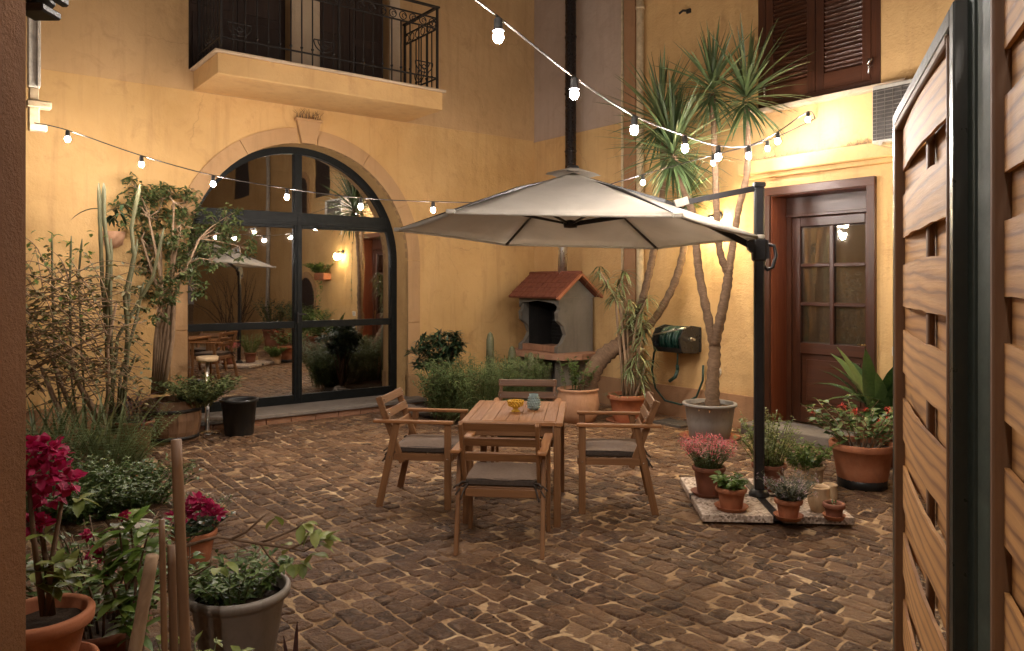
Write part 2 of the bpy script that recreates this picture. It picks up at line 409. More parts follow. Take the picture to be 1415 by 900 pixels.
# ================================================================== HOUSE A (left, arched glass front and balcony)
hA = thing('house', 'yellow house front on the left with the arched glass door and the balcony', 'house', (KX, KY, 0), RA)
ACX, AR, ASP, AD = -3.62, 1.41, 1.965, .34           # arch centre, radius, springing height, reveal depth
w = M(); N_ = 40
arc = [(ACX+AR*math.cos(PI-PI*i/N_), ASP+AR*math.sin(PI-PI*i/N_)) for i in range(N_+1)]
TOP = 3.82
w.add([(-10, 0, 0), (ACX-AR, 0, 0), (ACX-AR, 0, TOP), (-10, 0, TOP)], [(0, 1, 2, 3)])
w.add([(ACX+AR, 0, 0), (0, 0, 0), (0, 0, TOP), (ACX+AR, 0, TOP)], [(0, 1, 2, 3)])
for (x0, z0), (x1, z1) in zip(arc, arc[1:]): w.add([(x0, 0, z0), (x1, 0, z1), (x1, 0, TOP), (x0, 0, TOP)], [(0, 1, 2, 3)])
w.build('wall', 'wall_yellow', hA)
rv = M(); path = [(ACX-AR, 0)]+arc+[(ACX+AR, 0)]
rv.add([(x, y, z) for x, z in path for y in (0, AD)], [(2*i, 2*i+1, 2*i+3, 2*i+2) for i in range(len(path)-1)], True)
rv.build('arch_reveal', 'wall_warm', hA)
# upper wall with two balcony doorways, 15 mm proud
D1, D2 = (-5.02, -3.84), (-3.47, -2.5)
up = M(); xs = [-10, D1[0], D1[1], D2[0], D2[1], 0]; zs = [TOP, 4.06, 6.4, 7.4]
wall_grid(up, xs, zs, lambda x, z: 4.06 < z < 6.4 and (D1[0] < x < D1[1] or D2[0] < x < D2[1]), -.015)
up.add([(-10, -.015, TOP), (-10, 0, TOP), (0, 0, TOP), (0, -.015, TOP)], [(0, 1, 2, 3)])
for d in (D1, D2): reveal(up, d[0], d[1], 4.06, 6.4, .2, -.015)
up.build('upper_wall', 'wall_upper_dimmed', hA)
for d in (D1, D2):
    m = M(); wd = d[1]-d[0]
    for k in range(2):
        x0 = d[0]+wd/2*k; m.box((x0+wd/4, .17, 5.23), (wd/2-.012, .05, 2.3))
        for zz in (4.45, 5.2, 5.95): m.box((x0+wd/4, .14, zz), (wd/2-.16, .02, .62 if zz != 5.2 else .68))
    m.build('balcony_door', 'dark_shutter', hA)
for x, wd in ((-3.655, .36), (-2.42, .15)):
    m = M(); m.box((x, -.028, 5.1), (wd, .03, 2.1)); m.build('door_jamb', 'pale_stone', hA)
# stone surround of the arch: voussoirs, keystone, jamb blocks
m = M(); SW = .185; pr = -.022
def vous(a0, a1, r0, r1, y0=pr, y1=.05, gap=.0022, n=6):
    P = []; a0 += gap; a1 -= gap
    for i in range(n+1):
        an = a0+(a1-a0)*i/n
        for r in (r0, r1):
            for y in (y0, y1): P.append((ACX+r*math.cos(an), y, ASP+r*math.sin(an)))
    F = []
    for i in range(n):
        k = 4*i; F += [(k, k+2, k+6, k+4), (k+1, k+5, k+7, k+3), (k, k+4, k+5, k+1), (k+2, k+3, k+7, k+6)]
    F += [(0, 1, 3, 2), (4*n, 4*n+2, 4*n+3, 4*n+1)]
    m.add(P, F)
cuts = [0, .5, 1.02, PI/2-.085, PI/2+.085, PI-1.02, PI-.5, PI]
for a0, a1 in zip(cuts, cuts[1:]):
    if abs((a0+a1)/2-PI/2) > .1: vous(a0, a1, AR, AR+SW)
for sx in (-1, 1):
    for z0, z1 in ((.42, 1.12), (1.125, ASP-.003)):
        m.box((ACX+sx*(AR+SW/2), .014, (z0+z1)/2), (SW, .072, z1-z0), None, .004)
    m.box((ACX+sx*(AR+SW/2+.03*1), .01, .21), (SW+.06, .12, .415), None, .006)
m.build('arch_surround', 'arch_stone', hA)
m = M(); m.prism([(ACX-.09, ASP+AR-.002), (ACX+.09, ASP+AR-.002), (ACX+.15, ASP+AR+.27), (ACX-.15, ASP+AR+.27)], 1, -.06, .05); m.box((ACX, -.03, ASP+AR+.285), (.34, .09, .03))
m.build('keystone', 'arch_stone', hA)
for xc, wd in ((-.94, 1.88), (-7.6, 4.6)): m = M(); m.box((xc, -.012, .19), (wd, .03, .38)); m.build('plinth', 'plinth_stone', hA)
# glass door
gd = bpy.data.objects.new('glass_door', None); COL.objects.link(gd); gd.parent = hA; gd.location = (ACX, AD, 0)
fr = M(); fw = .085
def ring(r0, r1, y0, y1):
    P, F = [], []; n = 40
    pa = [(-1, None)]+[(0, i) for i in range(n+1)]+[(1, None)]
    for k, i in pa:
        for r in (r0, r1):
            if k == 0: an = PI-PI*i/n; x, z = r*math.cos(an), ASP+r*math.sin(an)
            else: x, z = k*r, .13
            for y in (y0, y1): P.append((x, y, z))
    for i in range(len(pa)-1):
        k = 4*i; F += [(k, k+4, k+6, k+2), (k+1, k+3, k+7, k+5), (k, k+1, k+5, k+4), (k+2, k+6, k+7, k+3)]
    fr.add(P, F)
ring(AR-fw, AR+.01, -.05, .03)
top_in = ASP+math.sqrt((AR-fw)**2-.05**2)
fr.box((0, -.012, (.13+top_in)/2), (.1, .075, top_in-.13)); fr.box((0, -.056, 1.35), (.035, .012, 2.3))
fr.box((0, -.014, 2.47), (2*math.sqrt((AR-fw)**2-.5**2)+.03, .08, .15)); fr.box((0, -.045, 2.41), (2*(AR-fw)-.16, .03, .05))
for sx in (-1, 1):
    xx = sx*(AR-fw+.05)/2
    fr.box((xx, -.01, 1.13), (AR-fw-.05, .06, .085)); fr.box((xx, -.01, .185), (AR-fw-.05, .065, .11)); fr.box((xx, -.01, 2.375), (AR-fw-.06, .06, .05))
fr.build('frame', 'window_frame_paint', gd)
for sx in (-1, 1):
    for z0, z1 in ((.2, 1.1), (1.16, 2.38)):
        g = M(); x0, x1 = sorted((sx*.04, sx*(AR-fw+.01))); g.box(((x0+x1)/2, .0, (z0+z1)/2), (x1-x0, .012, z1-z0), None, 0.001); g.build('pane', 'door_glass', gd)
    g = M(); n = 16; a0 = math.asin((2.52-ASP)/(AR-fw+.01)); a1 = PI/2-.03
    pts = [(sx*.03, 2.52)]+[(sx*(AR-fw+.01)*math.cos(a0+(a1-a0)*i/n), ASP+(AR-fw+.01)*math.sin(a0+(a1-a0)*i/n)) for i in range(n+1)]
    g.prism(pts, 1, -.006, .006); g.build('pane', 'door_glass', gd)
g = M(); g.box((-.02, -.085, 1.22), (.018, .02, .14)); g.box((.03, -.1, 1.26), (.11, .018, .02)); g.build('handle', 'iron', gd)
# room behind the glass, near-black walls standing in for its darkness
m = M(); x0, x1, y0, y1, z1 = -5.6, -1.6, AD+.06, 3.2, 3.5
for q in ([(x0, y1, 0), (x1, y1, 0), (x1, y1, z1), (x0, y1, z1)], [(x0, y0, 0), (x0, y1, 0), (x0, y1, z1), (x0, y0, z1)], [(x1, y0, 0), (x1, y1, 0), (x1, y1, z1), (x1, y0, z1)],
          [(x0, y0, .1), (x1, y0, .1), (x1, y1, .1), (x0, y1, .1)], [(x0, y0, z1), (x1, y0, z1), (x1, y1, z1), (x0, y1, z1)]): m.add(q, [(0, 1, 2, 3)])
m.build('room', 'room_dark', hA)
m = M(); m.box((ACX, .03, .105), (3.1, .62, .05), None, .008); m.build('threshold', 'grey_stone', hA)
m = M()
for i in range(10): m.box((ACX-1.5+.3*i+.15, -.225, .04), (.294, .03, .078), None, .004)
m.box((ACX, .02, .04), (3.0, .46, .078)); m.build('step_riser', 'fire_brick', hA)
# balcony
bc = bpy.data.objects.new('balcony', None); COL.objects.link(bc); bc.parent = hA; bc.location = (-3.6, 0, TOP)
BW, BD = 2.74, .9
m = M(); m.box((0, -BD/2-.02, .11), (BW, BD, .22), None, .008); m.build('slab', 'balcony_plaster', bc)
m = M(); m.box((0, -BD/2-.03, .235), (BW+.07, BD+.05, .03), None, .006); m.build('marble_edge', 'pale_stone', bc)
r1, r2, r3, rt = .40, 1.02, 1.15, 1.29
ex, ey = BW/2-.05, BD-.03
m = M()
for z in (r1, r2, r3): 
    m.box((0, -ey, z), (2*ex, .022, .016)); 
    for sx in (-1, 1): m.box((sx*ex, -ey/2-.02, z), (.022, ey-.04, .016))
m.box((0, -ey, rt), (2*ex+.06, .05, .022))
for sx in (-1, 1): m.box((sx*ex, -ey/2, rt), (.05, ey-.06, .022))
m.build('rail', 'iron', bc)
for x, y in [(-ex, -ey), (ex, -ey), (-ex, -.06), (ex, -.06), (0, -ey)]:
    p = M(); p.box((x, y, .77), (.028, .028, 1.05)); p.build('post', 'iron', bc)
bars = [(-ex+.125*i, -ey) for i in range(1, 21) if i != 11] + [(sx*ex, -ey+.13*i) for sx in (-1, 1) for i in range(1, 6)]
for x, y in bars:
    p = M(); p.box((x, y, .63), (.014, .014, .78)); p.sphere((x, y, r1+.05), .017, 6); p.build('baluster', 'iron', bc)
m = M()
nn = 19
for i in range(nn):
    x = -ex+.07+(2*ex-.14)*i/(nn-1); m.torus((x, -ey, (r2+r3)/2), .048, .006, 'y', 14); m.torus((x+.012, -ey, (r2+r3)/2), .024, .005, 'y', 10, (0, 4.6))
for sx in (-1, 1):
    for i in range(6): m.torus((sx*ex, -ey+.08+.135*i, (r2+r3)/2), .048, .006, 'x', 14)
m.build('scrollwork', 'iron', bc)
for x in (-ex+.19, ex-.19, -.18):
    m = M(); m.torus((x, -ey, r1+.17), .125, .007, 'y', 14, (PI, 2*PI)); m.torus((x, -ey, r1+.17), .075, .006, 'y', 12, (PI, 2*PI))
    m.box((x, -ey, r1+.175), (.25, .012, .012)); m.torus((x, -ey, r1+.11), .03, .006, 'y', 10); m.build('rosette', 'iron', bc)
for sx in (-1, 1): m = M(); m.torus((sx*ex, -ey/2, r1+.17), .125, .007, 'x', 14, (PI, 2*PI)); m.torus((sx*ex, -ey/2, r1+.14), .06, .006, 'x', 14); m.build('rosette', 'iron', bc)

# ================================================================== HOUSE B (right, wooden door and shuttered window)
hB = thing('house', 'yellow house front on the right with the brown half glazed door and louvred shutters', 'house', (KX, KY, 0), RB)
DX0, DX1, DZ = 4.10, 5.20, 2.62
WX0, WX1, WZ = 3.95, 5.32, 3.585
holes = [(DX0, DX1, 0, DZ, .36), (WX0, WX1, WZ, 5.6, .07), (6.75, 7.7, 3.7, 5.1, .1), (12.3, 13.7, 4.2, 5.6, .1)]
xs = sorted({0., 18.}|{h[0] for h in holes}|{h[1] for h in holes}); zs = sorted({0., 7.4}|{h[2] for h in holes}|{h[3] for h in holes})
m = M(); wall_grid(m, xs, zs, lambda x, z: any(h[0] < x < h[1] and h[2] < z < h[3] for h in holes))
for h in holes: reveal(m, h[0], h[1], h[2], h[3], h[4], 0, h[2] > 0)
m.build('wall', 'wall_warm', hB)
m = M(); m.box((.93, -.002, 5.6), (1.86, .02, 3.6), None, .001); m.build('grey_plaster_patch', 'wall_grey', hB)
m = M(); m.box((2.03, -.02, 3.7), (.2, .06, 7.4), None, .004); m.build('pilaster', 'plinth_stone', hB)
for x0, x1 in ((0, 1.93), (2.13, 3.99), (5.31, 7.4)): m = M(); m.box(((x0+x1)/2, -.012, .19), (x1-x0, .03, .38)); m.build('plinth', 'plinth_stone', hB)
m = M(); m.box((4.72, -.07, 2.93), (1.9, .14, .15), None, .012); m.box((4.72, -.035, 2.835), (1.8, .07, .05), None, .008); m.build('door_ledge', 'wall_warm', hB)
m = M(); m.box((4.72, -.045, 3.55), (1.75, .11, .05), None, .006); m.build('window_sill', 'pale_stone', hB)
m = M(); m.box((4.65, -.02, .06), (1.5, .5, .12), None, .01); m.build('door_step', 'grey_stone', hB)
for x0, x1, z0, z1 in ((6.75, 7.7, 3.7, 5.1), (12.3, 13.7, 4.2, 5.6)):
    m = M(); m.box(((x0+x1)/2, .075, (z0+z1)/2), (x1-x0, .05, z1-z0)); m.build('closed_shutter', 'dark_shutter', hB)
for cx, zb, hw, zs_ in ((8.1, .0, .5, 1.3), (8.35, 3.35, .32, 3.95)):           # arched openings further along the same front
    m = M(); n = 14; pts = [(cx-hw, zb)]+[(cx-hw*math.cos(PI*i/n), zs_+hw*math.sin(PI*i/n)) for i in range(n+1)]+[(cx+hw, zb)]
    m.prism(pts, 1, -.01, .02); m.build('arched_door' if zb < 1 else 'arched_window', 'dark_shutter', hB)
    m = M()
    P = [(cx+k*r, y, z) for k, z in ((-1, zb),) for r in (hw, hw+.14) for y in (-.03, .02)]
    for i in range(n+1):
        an = PI-PI*i/n
        P += [(cx+r*math.cos(an), y, zs_+r*math.sin(an)) for r in (hw, hw+.14) for y in (-.03, .02)]
    P += [(cx+r, y, zb) for r in (hw, hw+.14) for y in (-.03, .02)]
    F = []
    for i in range(n+2):
        k = 4*i; F += [(k, k+4, k+6, k+2), (k, k+1, k+5, k+4), (k+2, k+6, k+7, k+3)]
    m.add(P, F); m.build('stone_surround', 'arch_stone', hB)
# door
dr = bpy.data.objects.new('entrance_door', None); COL.objects.link(dr); dr.parent = hB; dr.location = ((DX0+DX1)/2, 0, 0)
hw = (DX1-DX0)/2
m = M()
for sx in (-1, 1): m.box((sx*(hw+.035), -.012, (DZ+.07)/2+.06), (.09, .05, DZ+.07-.12), None, .006)
m.box((0, -.013, DZ+.035), (2*hw+.16, .055, .09), None, .006); m.build('architrave', 'mahogany', dr)
m = M()
m.box((-hw+.008, .18, DZ/2+.06), (.02, .36, DZ-.12)); m.box((hw-.008, .18, DZ/2+.06), (.02, .36, DZ-.12)); m.box((0, .18, DZ-.008), (2*hw-.03, .36, .02))
m.build('jamb_lining', 'mahogany_light', dr)
m = M(); m.box((0, .31, DZ-.11), (2*hw-.04, .08, .2), None, .006); m.box((0, .285, DZ-.22), (2*hw-.04, .06, .035), None, .006)
for sx in (-1, 1): m.box((sx*(hw-.05), .31, 1.25), (.06, .07, 2.28))
m.build('frame', 'mahogany', dr)
lf = M(); lw = hw-.085; zb, zt = .125, DZ-.245
def rails(xc, zc, sx, sz): lf.box((xc, .31, zc), (sx, .05, sz), None, .006)
for sx in (-1, 1): rails(sx*(lw-.05), (zb+zt)/2, .1, zt-zb)
gz0 = 1.0
rails(0, zt-.05, 2*lw-.2, .1); rails(0, zb+.09, 2*lw-.2, .18); rails(0, gz0-.06, 2*lw-.2, .12); rails(0, (gz0+zt-.1)/2, .05, zt-.1-gz0)
gh = (zt-.1-gz0)/3
for k in (1, 2):
    for sx in (-1, 1): lf.box((sx*(lw-.1+.025)/2, .31, gz0+gh*k), (lw-.1-.025, .045, .04), None, .006)
lf.box((0, .325, (zb+.18+gz0-.12)/2), (2*lw-.2, .02, gz0-.12-zb-.18)); lf.box((0, .312, (zb+.18+gz0-.12)/2), (2*lw-.32, .02, gz0-.24-zb-.18), None, .012)
lf.build('leaf', 'mahogany', dr)
for k in range(3):
    for sx in (-1, 1):
        g = M(); g.box((sx*(lw-.1+.025)/2, .315, gz0+gh*(k+.5)), (lw-.125, .008, gh-.03), None, .001); g.build('pane', 'small_glass', dr)
g = M(); g.box((lw-.05, .28, .98), (.035, .012, .18)); g.tube([(lw-.05, .27, 1.02), (lw-.05, .235, 1.02), (lw-.15, .235, 1.02)], .009, 8); g.build('handle', 'brass', dr)
m = M(); m.add([(-lw, .36, .1), (lw, .36, .1), (lw, .36, DZ), (-lw, .36, DZ)], [(0, 1, 2, 3)]); m.build('curtain', 'curtain_cloth', dr)
# louvred shutters
sh = bpy.data.objects.new('window_shutter', None); COL.objects.link(sh); sh.parent = hB; sh.location = ((WX0+WX1)/2, 0, WZ)
H = 5.6-WZ; hw = (WX1-WX0)/2
m = M()
for sx in (-1, 1): m.box((sx*(hw-.045), .02, H/2), (.09, .06, H))
m.box((0, .02, .03), (2*hw-.18, .06, .06)); m.box((0, .02, H-.03), (2*hw-.18, .06, .06)); m.build('frame', 'mahogany', sh)
for sx in (-1, 1):
    a, b = .004, hw-.095; xc = sx*(a+b)/2; wd = b-a; m = M()
    for e in (-1, 1): m.box((xc+e*(wd/2-.045), .015, H/2), (.09, .04, H-.13))
    for zz, hh in ((.15, .17), (H-.13, .12), (H*.62, .1)): m.box((xc, .016, zz), (wd-.18, .038, hh))
    z = .26
    while z < H-.2:
        m.box((xc, .02, z), (wd-.18, .045, .009), Matrix.Rotation(-.75, 3, 'X'), .002); z += .046
    m.box((xc, .045, H/2), (wd-.17, .006, H-.3)); m.build('shutter_leaf', 'mahogany', sh)
    lt = M(); lt.tube([(sx*(hw-.1), -.02, .2), (sx*(hw-.1), -.05, .22), (sx*(hw-.06), -.06, .25)], .012, 8); lt.tube([(sx*(hw-.1), -.04, .12), (sx*(hw-.1), -.04, .27)], .009, 6); lt.build('latch', 'screw', sh)

# ================================================================== GROUND AND COBBLES
m = M(); m.add([(-40, -30, 0), (40, -30, 0), (40, 40, 0), (-40, 40, 0)], [(0, 1, 2, 3)]); tag(m.build('ground', 'mortar'), kind='structure')
st = M(); ca, sa = math.cos(RB+.06), math.sin(RB+.06)
_ph = [U(0, 6) for _ in range(8)]
def line(k, x):                                      # wavy edge between two courses of stones
    return ROWS[k]+.035*math.sin(x*.9+_ph[0]+k*.07)+.012*math.sin(x*3.1+_ph[1]+k*1.7)+.008*math.sin(x*7.3+_ph[2]+k*2.9)+.05*math.sin(x*.35+_ph[3])
ROWS = [-9.]
while ROWS[-1] < 15: ROWS.append(ROWS[-1]+U(.095, .15))
for k in range(len(ROWS)-1):
    x = -14+U(0, .2); sl = U(-.03, .03)
    while x < 14:
        wd = U(.085, .15) if R.random() < .82 else U(.15, .24)
        x1 = x+wd; sl1 = U(-.016, .016)
        uc, vc = x+wd/2, (ROWS[k]+ROWS[k+1])/2
        wx, wy = uc*ca-vc*sa, uc*sa+vc*ca+4
        ok = 2.2 < wy < 13 and abs(wx) < .78*wy+1.6
        if ok:
            lA = MA.inverted() @ Vector((wx, wy, 0)); lB = MB.inverted() @ Vector((wx, wy, 0))
            ok = lA.y < .05 and lB.y < .05
        if ok and R.random() > .004:
            g = U(.002, .0075)
            q = [(x-sl+g, line(k, x)+g), (x1-sl1-g, line(k, x1)+g), (x1+sl1-g, line(k+1, x1)-g), (x+sl+g, line(k+1, x)-g)]
            cx_, cy_ = sum(p[0] for p in q)/4, sum(p[1] for p in q)/4; base = []
            for i in range(4):
                a_, b_, c_ = q[i-1], q[i], q[(i+1) % 4]; t_ = U(.04, .24); u_ = U(.04, .24)
                base += [(b_[0]+(a_[0]-b_[0])*t_*.7, b_[1]+(a_[1]-b_[1])*t_*.7), (b_[0]+(c_[0]-b_[0])*u_*.7, b_[1]+(c_[1]-b_[1])*u_*.7)]
                mx_, my_ = (b_[0]+c_[0])/2, (b_[1]+c_[1])/2; base.append((mx_+U(-.008, .008), my_+U(-.008, .008)))
            n8 = len(base); h = U(.002, .013); tx, ty = U(-.09, .09), U(-.09, .09); P = []
            for kk, zz in ((1.03, -.01), (.97, h*.5), (.88, h*.9), (.55, h*1.03)):
                for a_, b_ in base:
                    a2, b2_ = (a_-cx_)*kk, (b_-cy_)*kk; z = zz+((tx*a2+ty*b2_)+U(-.0026, .0026) if zz > 0 else 0)
                    X, Y = cx_+a2, cy_+b2_; P.append((X*ca-Y*sa, X*sa+Y*ca+4, z))
            P.append((cx_*ca-cy_*sa, cx_*sa+cy_*ca+4, h*1.05+U(-.003, .002)))
            F = [(r*n8+i, r*n8+(i+1) % n8, r*n8+n8+(i+1) % n8, r*n8+n8+i) for r in range(3) for i in range(n8)]+[(3*n8+i, 3*n8+(i+1) % n8, 4*n8) for i in range(n8)]
            st.add(P, F, True, min(1, max(0, R.gauss(.45, .27))))
        x = x1; sl = sl1
tag(st.build('cobbled_paving', 'cobble'), kind='structure')

# ================================================================== LIGHT STRINGS
def add_light(name, loc, power, col, rad, parent=None):
    l = bpy.data.lights.new(name, 'POINT'); l.energy = power; l.color = col; l.shadow_soft_size = rad
    o = bpy.data.objects.new(name, l); COL.objects.link(o); o.location = loc
    if parent is not None: o.parent = parent
BULB = 18.0
BC = (1.0, .84, .67)
def light_string(label, pts, bulbs, power):
    pts = [Vector(p) for p in pts]
    t = thing('light_string', label, 'string lights', (0, 0, 0), 0, 'festoon light strings over the courtyard')
    m = M(); sm = [pts[0]]
    for i in range(len(pts)-1):
        a = pts[max(i-1, 0)]; b = pts[i]; c = pts[i+1]; d = pts[min(i+2, len(pts)-1)]
        for k in range(1, 7):
            u = k/6; sm.append(.5*((2*b)+(c-a)*u+(2*a-5*b+4*c-d)*u*u+(3*b-a-3*c+d)*u**3))
    m.tube(sm, .0055, 6); m.build('cable', 'cable', t)
    for p, f in bulbs:
        p = Vector(p)
        b = M(); b.lathe([(.0, -.024), (.012, -.021), (.020, -.010), (.0225, .001), (.020, .012), (.014, .023), (.011, .034)], p, 12); bo = b.build('bulb', 'bulb_glow', t)
        k = M(); k.lathe([(.026, .026), (.027, .028), (.019, .038), (.018, .075), (.008, .085), (.0, .085)], p, 14); k.build('socket', 'socket', bo)  # wide socket rim added to hold light back from the walls above
        add_light('bulb_light', p+Vector((0, 0, .002)), power*f, BC, .025, bo)
def plan(px, py, A, B):                              # the point seen at a pixel in the vertical plane through A and B
    dx = (px-CX)/FPX; e = B-A; s_ = (A.y*dx-A.x)/(e.x-e.y*dx); Y = A.y+e.y*s_; return at(px, py, Y)
HOOK = PB(4.66, -.05, 3.36)
L1 = at(47, 170, 6.9)
b1 = [(93, 193), (195, 228), (294, 255), (396, 273), (498, 286), (598, 291), (698, 291), (795, 279), (888, 253), (985, 226), (1060, 206)]
P1 = [plan(x, y, L1, HOOK) for x, y in b1]
up_ = Vector((0, 0, .085))
light_string('sagging light string running along the arched glass door from the left downpipe', [L1]+[p+up_ for p in P1]+[HOOK], [(p, .5 if i > 9 else 1.0) for i, p in enumerate(P1)], BULB)
E2 = Vector((-1.12, 1.58, 3.12))
b2 = [(688, 52), (793, 131), (876, 181), (946, 206), (992, 218), (1034, 216), (1074, 196), (1116, 166)]
P2 = [plan(x, y, HOOK, E2) for x, y in b2]
ext = [P2[0]+(E2-P2[0])*k+Vector((0, 0, -.06*math.sin(PI*k))) for k in (.38, .78)]
back = [Vector((-.55, .35, 3.02)), Vector((-.25, -.7, 3.0)), Vector((-.02, -1.5, 3.05)), Vector((.2, -2.3, 3.15)), Vector((.42, -3.1, 3.3))]      # unseen run added behind the camera, stronger bulbs for light from that side
light_string('steep light string coming down from the top of the picture past the flue pipe', [p+up_ for p in back[::-1]]+[E2]+[p+up_ for p in ext[::-1]]+[p+up_ for p in P2]+[HOOK], [(p, 1.8) for p in back[1:]]+[(p, .6) for p in ext]+[(p, (1, 1, 1, 1, 1, 1, .6, .3)[i]) for i, p in enumerate(P2)], BULB)

# wall lamps
def wall_lamp(label, x, z, power, r=.085):
    t = thing('wall_lamp', label, 'wall lamp', PB(x, 0, z), RB, 'globe lamps on the right house front')
    m = M(); m.lathe([(.0, 0), (.055, 0), (.055, .02), (.03, .03), (0, .03)], (0, 0, 0), 16); 
    m2 = M(); m2.V = [(p[0], -p[2], p[1]) for p in m.V]; m2.F = m.F; m2.S = m.S; m2.v = m.v; m2.g = m.g
    m2.tube([(0, -.02, 0), (0, -.1, .02), (0, -.13, -.01)], .012, 8); m2.build('bracket', 'iron', t)
    g = M(); g.sphere((0, -.14, -.09), r, 12); g.build('globe', 'lamp_glow', t)
    k = M(); k.lathe([(.05, 0), (.06, -.03), (.06, -.015), (.04, .01), (0, .012)], (0, -.14, -.005), 14); k.build('cap', 'iron', t)
    add_light('lamp_light', (0, -.14, -.09), power, (1, .74, .40), r, t)
wall_lamp('lit globe lamp on the wall behind the yucca trunks', 3.42, 2.44, 190)
wall_lamp('lit globe lamp on the wall right of the wooden door', 6.05, 2.35, 100)

# ================================================================== THINGS ON THE WALLS
t = thing('air_conditioner', 'boxy outdoor air conditioner unit on the wall beside the louvred shutters', 'air conditioner', PB(5.82, 0, 2.95), RB)
m = M(); m.box((0, -.2, .27), (.82, .3, .54), None, .012); m.build('casing', 'ac_white', t)
m = M()
for i in range(13): m.box((-.06, -.362, .05+.036*i), (.66, .014, .006), None, .001)
for i in range(9): m.box((-.36+.075*i, -.356, .265), (.005, .01, .46), None, .001)
m.build('grille', 'ac_grille', t)
m = M(); m.box((-.06, -.352, .265), (.68, .006, .47)); m.build('fan_opening', 'ac_dark', t)
for x in (-.3, .3):
    m = M(); m.box((x, -.2, -.015), (.04, .42, .03)); m.box((x, -.012, -.1), (.04, .03, .2)); m.build('bracket', 'white_paint', t)

def downpipe(label, loc, rz, z0, z1, r, mt, clips):
    t = thing('downpipe', label, 'downpipe', loc, rz); m = M(); m.tube([(0, 0, z0), (0, 0, (z0+z1)/2), (0, 0, z1)], r, 16); m.build('pipe', mt, t)
    for z in clips:
        c = M(); c.lathe([(r+.002, -.02), (r+.008, -.02), (r+.008, .02), (r+.002, .02)], (0, 0, z), 16); c.box((0, .5*(r+.05), z), (.03, r+.05, .03)); c.build('clip', mt, t)
downpipe('cream downpipe beside the brown pilaster in the corner', PB(2.24, -.07), RB, .0, 7.3, .05, 'pipe_cream', (.8, 2.3, 3.7, 5.2))
downpipe('thin cream conduit left of the brown pilaster', PB(1.885, -.03), RB, .1, 7.3, .018, 'pipe_cream', (1.4, 2.9, 4.4))
downpipe('grey downpipe between the far windows of the right front', PB(10.6, -.06), RB, .0, 7.3, .05, 'pipe_grey', (1, 3, 5))
t = thing('downpipe', 'pale square downpipe with stepped bracket at the left end of the facade', 'downpipe', at(46, 392, 7.0)*1.0, RA); t.location.z = 0
m = M(); m.box((0, 0, 5.3), (.1, .09, 3.7), None, .01); m.box((.035, -.02, 5.3), (.03, .11, 3.68), None, .006); m.build('pipe', 'white_paint', t)
m = M(); m.box((.0, 0, 3.38), (.08, .08, .14), None, .01); m.box((.04, 0, 3.3), (.2, .12, .07), None, .012); m.box((0, 0, 3.19), (.09, .09, .16), None, .01); m.box((.03, 0, 3.09), (.15, .1, .07), None, .012); m.build('bracket', 'pipe_cream', t)

# terracotta half-bowl sconce on house A
t = thing('wall_sconce', 'unlit terracotta half bowl sconce on the wall among the cactus stems', 'wall lamp', PA(-5.78, -.02, 2.13), RA)
m = M(); n = 12; P = []
for r, z in ((.035, -.1), (.075, -.07), (.105, 0), (.12, .07), (.112, .07), (.09, .0)):
    P += [(r*math.cos(PI+PI*j/n), r*math.sin(PI+PI*j/n), z) for j in range(n+1)]
F = [(i*(n+1)+j, i*(n+1)+j+1, (i+1)*(n+1)+j+1, (i+1)*(n+1)+j) for i in range(5) for j in range(n)]
m.add(P, F, True); m.box((0, .01, 0), (.2, .02, .14)); m.build('bowl', 'terracotta_pale', t)

t = thing('wall_hook', 'small dark bracket left on the wall above the yucca', 'hook', PB(2.98, 0, 4.96), RB)
m = M(); m.box((0, -.015, 0), (.06, .03, .05)); m.tube([(0, -.02, 0), (-.05, -.06, .01), (-.1, -.07, -.015)], .014, 6); m.build('arm', 'iron', t)
t = thing('wall_vent', 'round white vent cover low on the wall beside the grey yucca pot', 'vent', PB(3.38, 0, .62), RB)
m = M(); m.torus((0, -.01, 0), .06, .016, 'y', 20); m.build('ring', 'white_paint', t); m = M(); m.prism([(.055*math.cos(a*PI/8), .055*math.sin(a*PI/8)) for a in range(16)], 1, -.012, .0); m.build('cover', 'pipe_cream', t)
t = thing('intercom', 'white switch plate on the wall right of the wooden door', 'switch', PB(5.50, 0, 1.0), RB)
m = M(); m.box((0, -.008, 0), (.13, .016, .09), None, .004); m.build('plate', 'white_paint', t); m = M()
for x in (-.025, .025): m.box((x, -.018, 0), (.035, .01, .055))
m.build('button', 'pipe_grey', t)

t = thing('dry_creeper', 'dry creeper rootlets clinging to the wall above the door ledge', 'creeper', PB(4.72, -.012, 3.01), RB)
m = M()
for i in range(330):
    x = U(-.85, .9); pts = [Vector((x, -.003, 0))]; hh = (.35+.65*abs(math.sin(x*4.1)))*U(.3, 1)
    for k in range(4): pts.append(pts[-1]+Vector((U(-.022, .022), U(-.002, .002), U(.006, .034)*hh)))
    m.tube(pts, [.0022, .001], 3)
m.build('rootlets', 'bark_pale', t)
t = thing('dry_creeper', 'dry creeper rootlets standing up from the keystone of the arch', 'creeper', PA(ACX, -.02, ASP+AR+.3), RA)
m = M()
for i in range(22):
    x = -.16+.32*i/21; m.tube([(x, -.02, 0), (x+U(-.03, .03), -.02, .05), (x+U(-.05, .05), -.015, U(.08, .13))], [.004, .0015], 4)
m.build('rootlets', 'bark_dark', t)
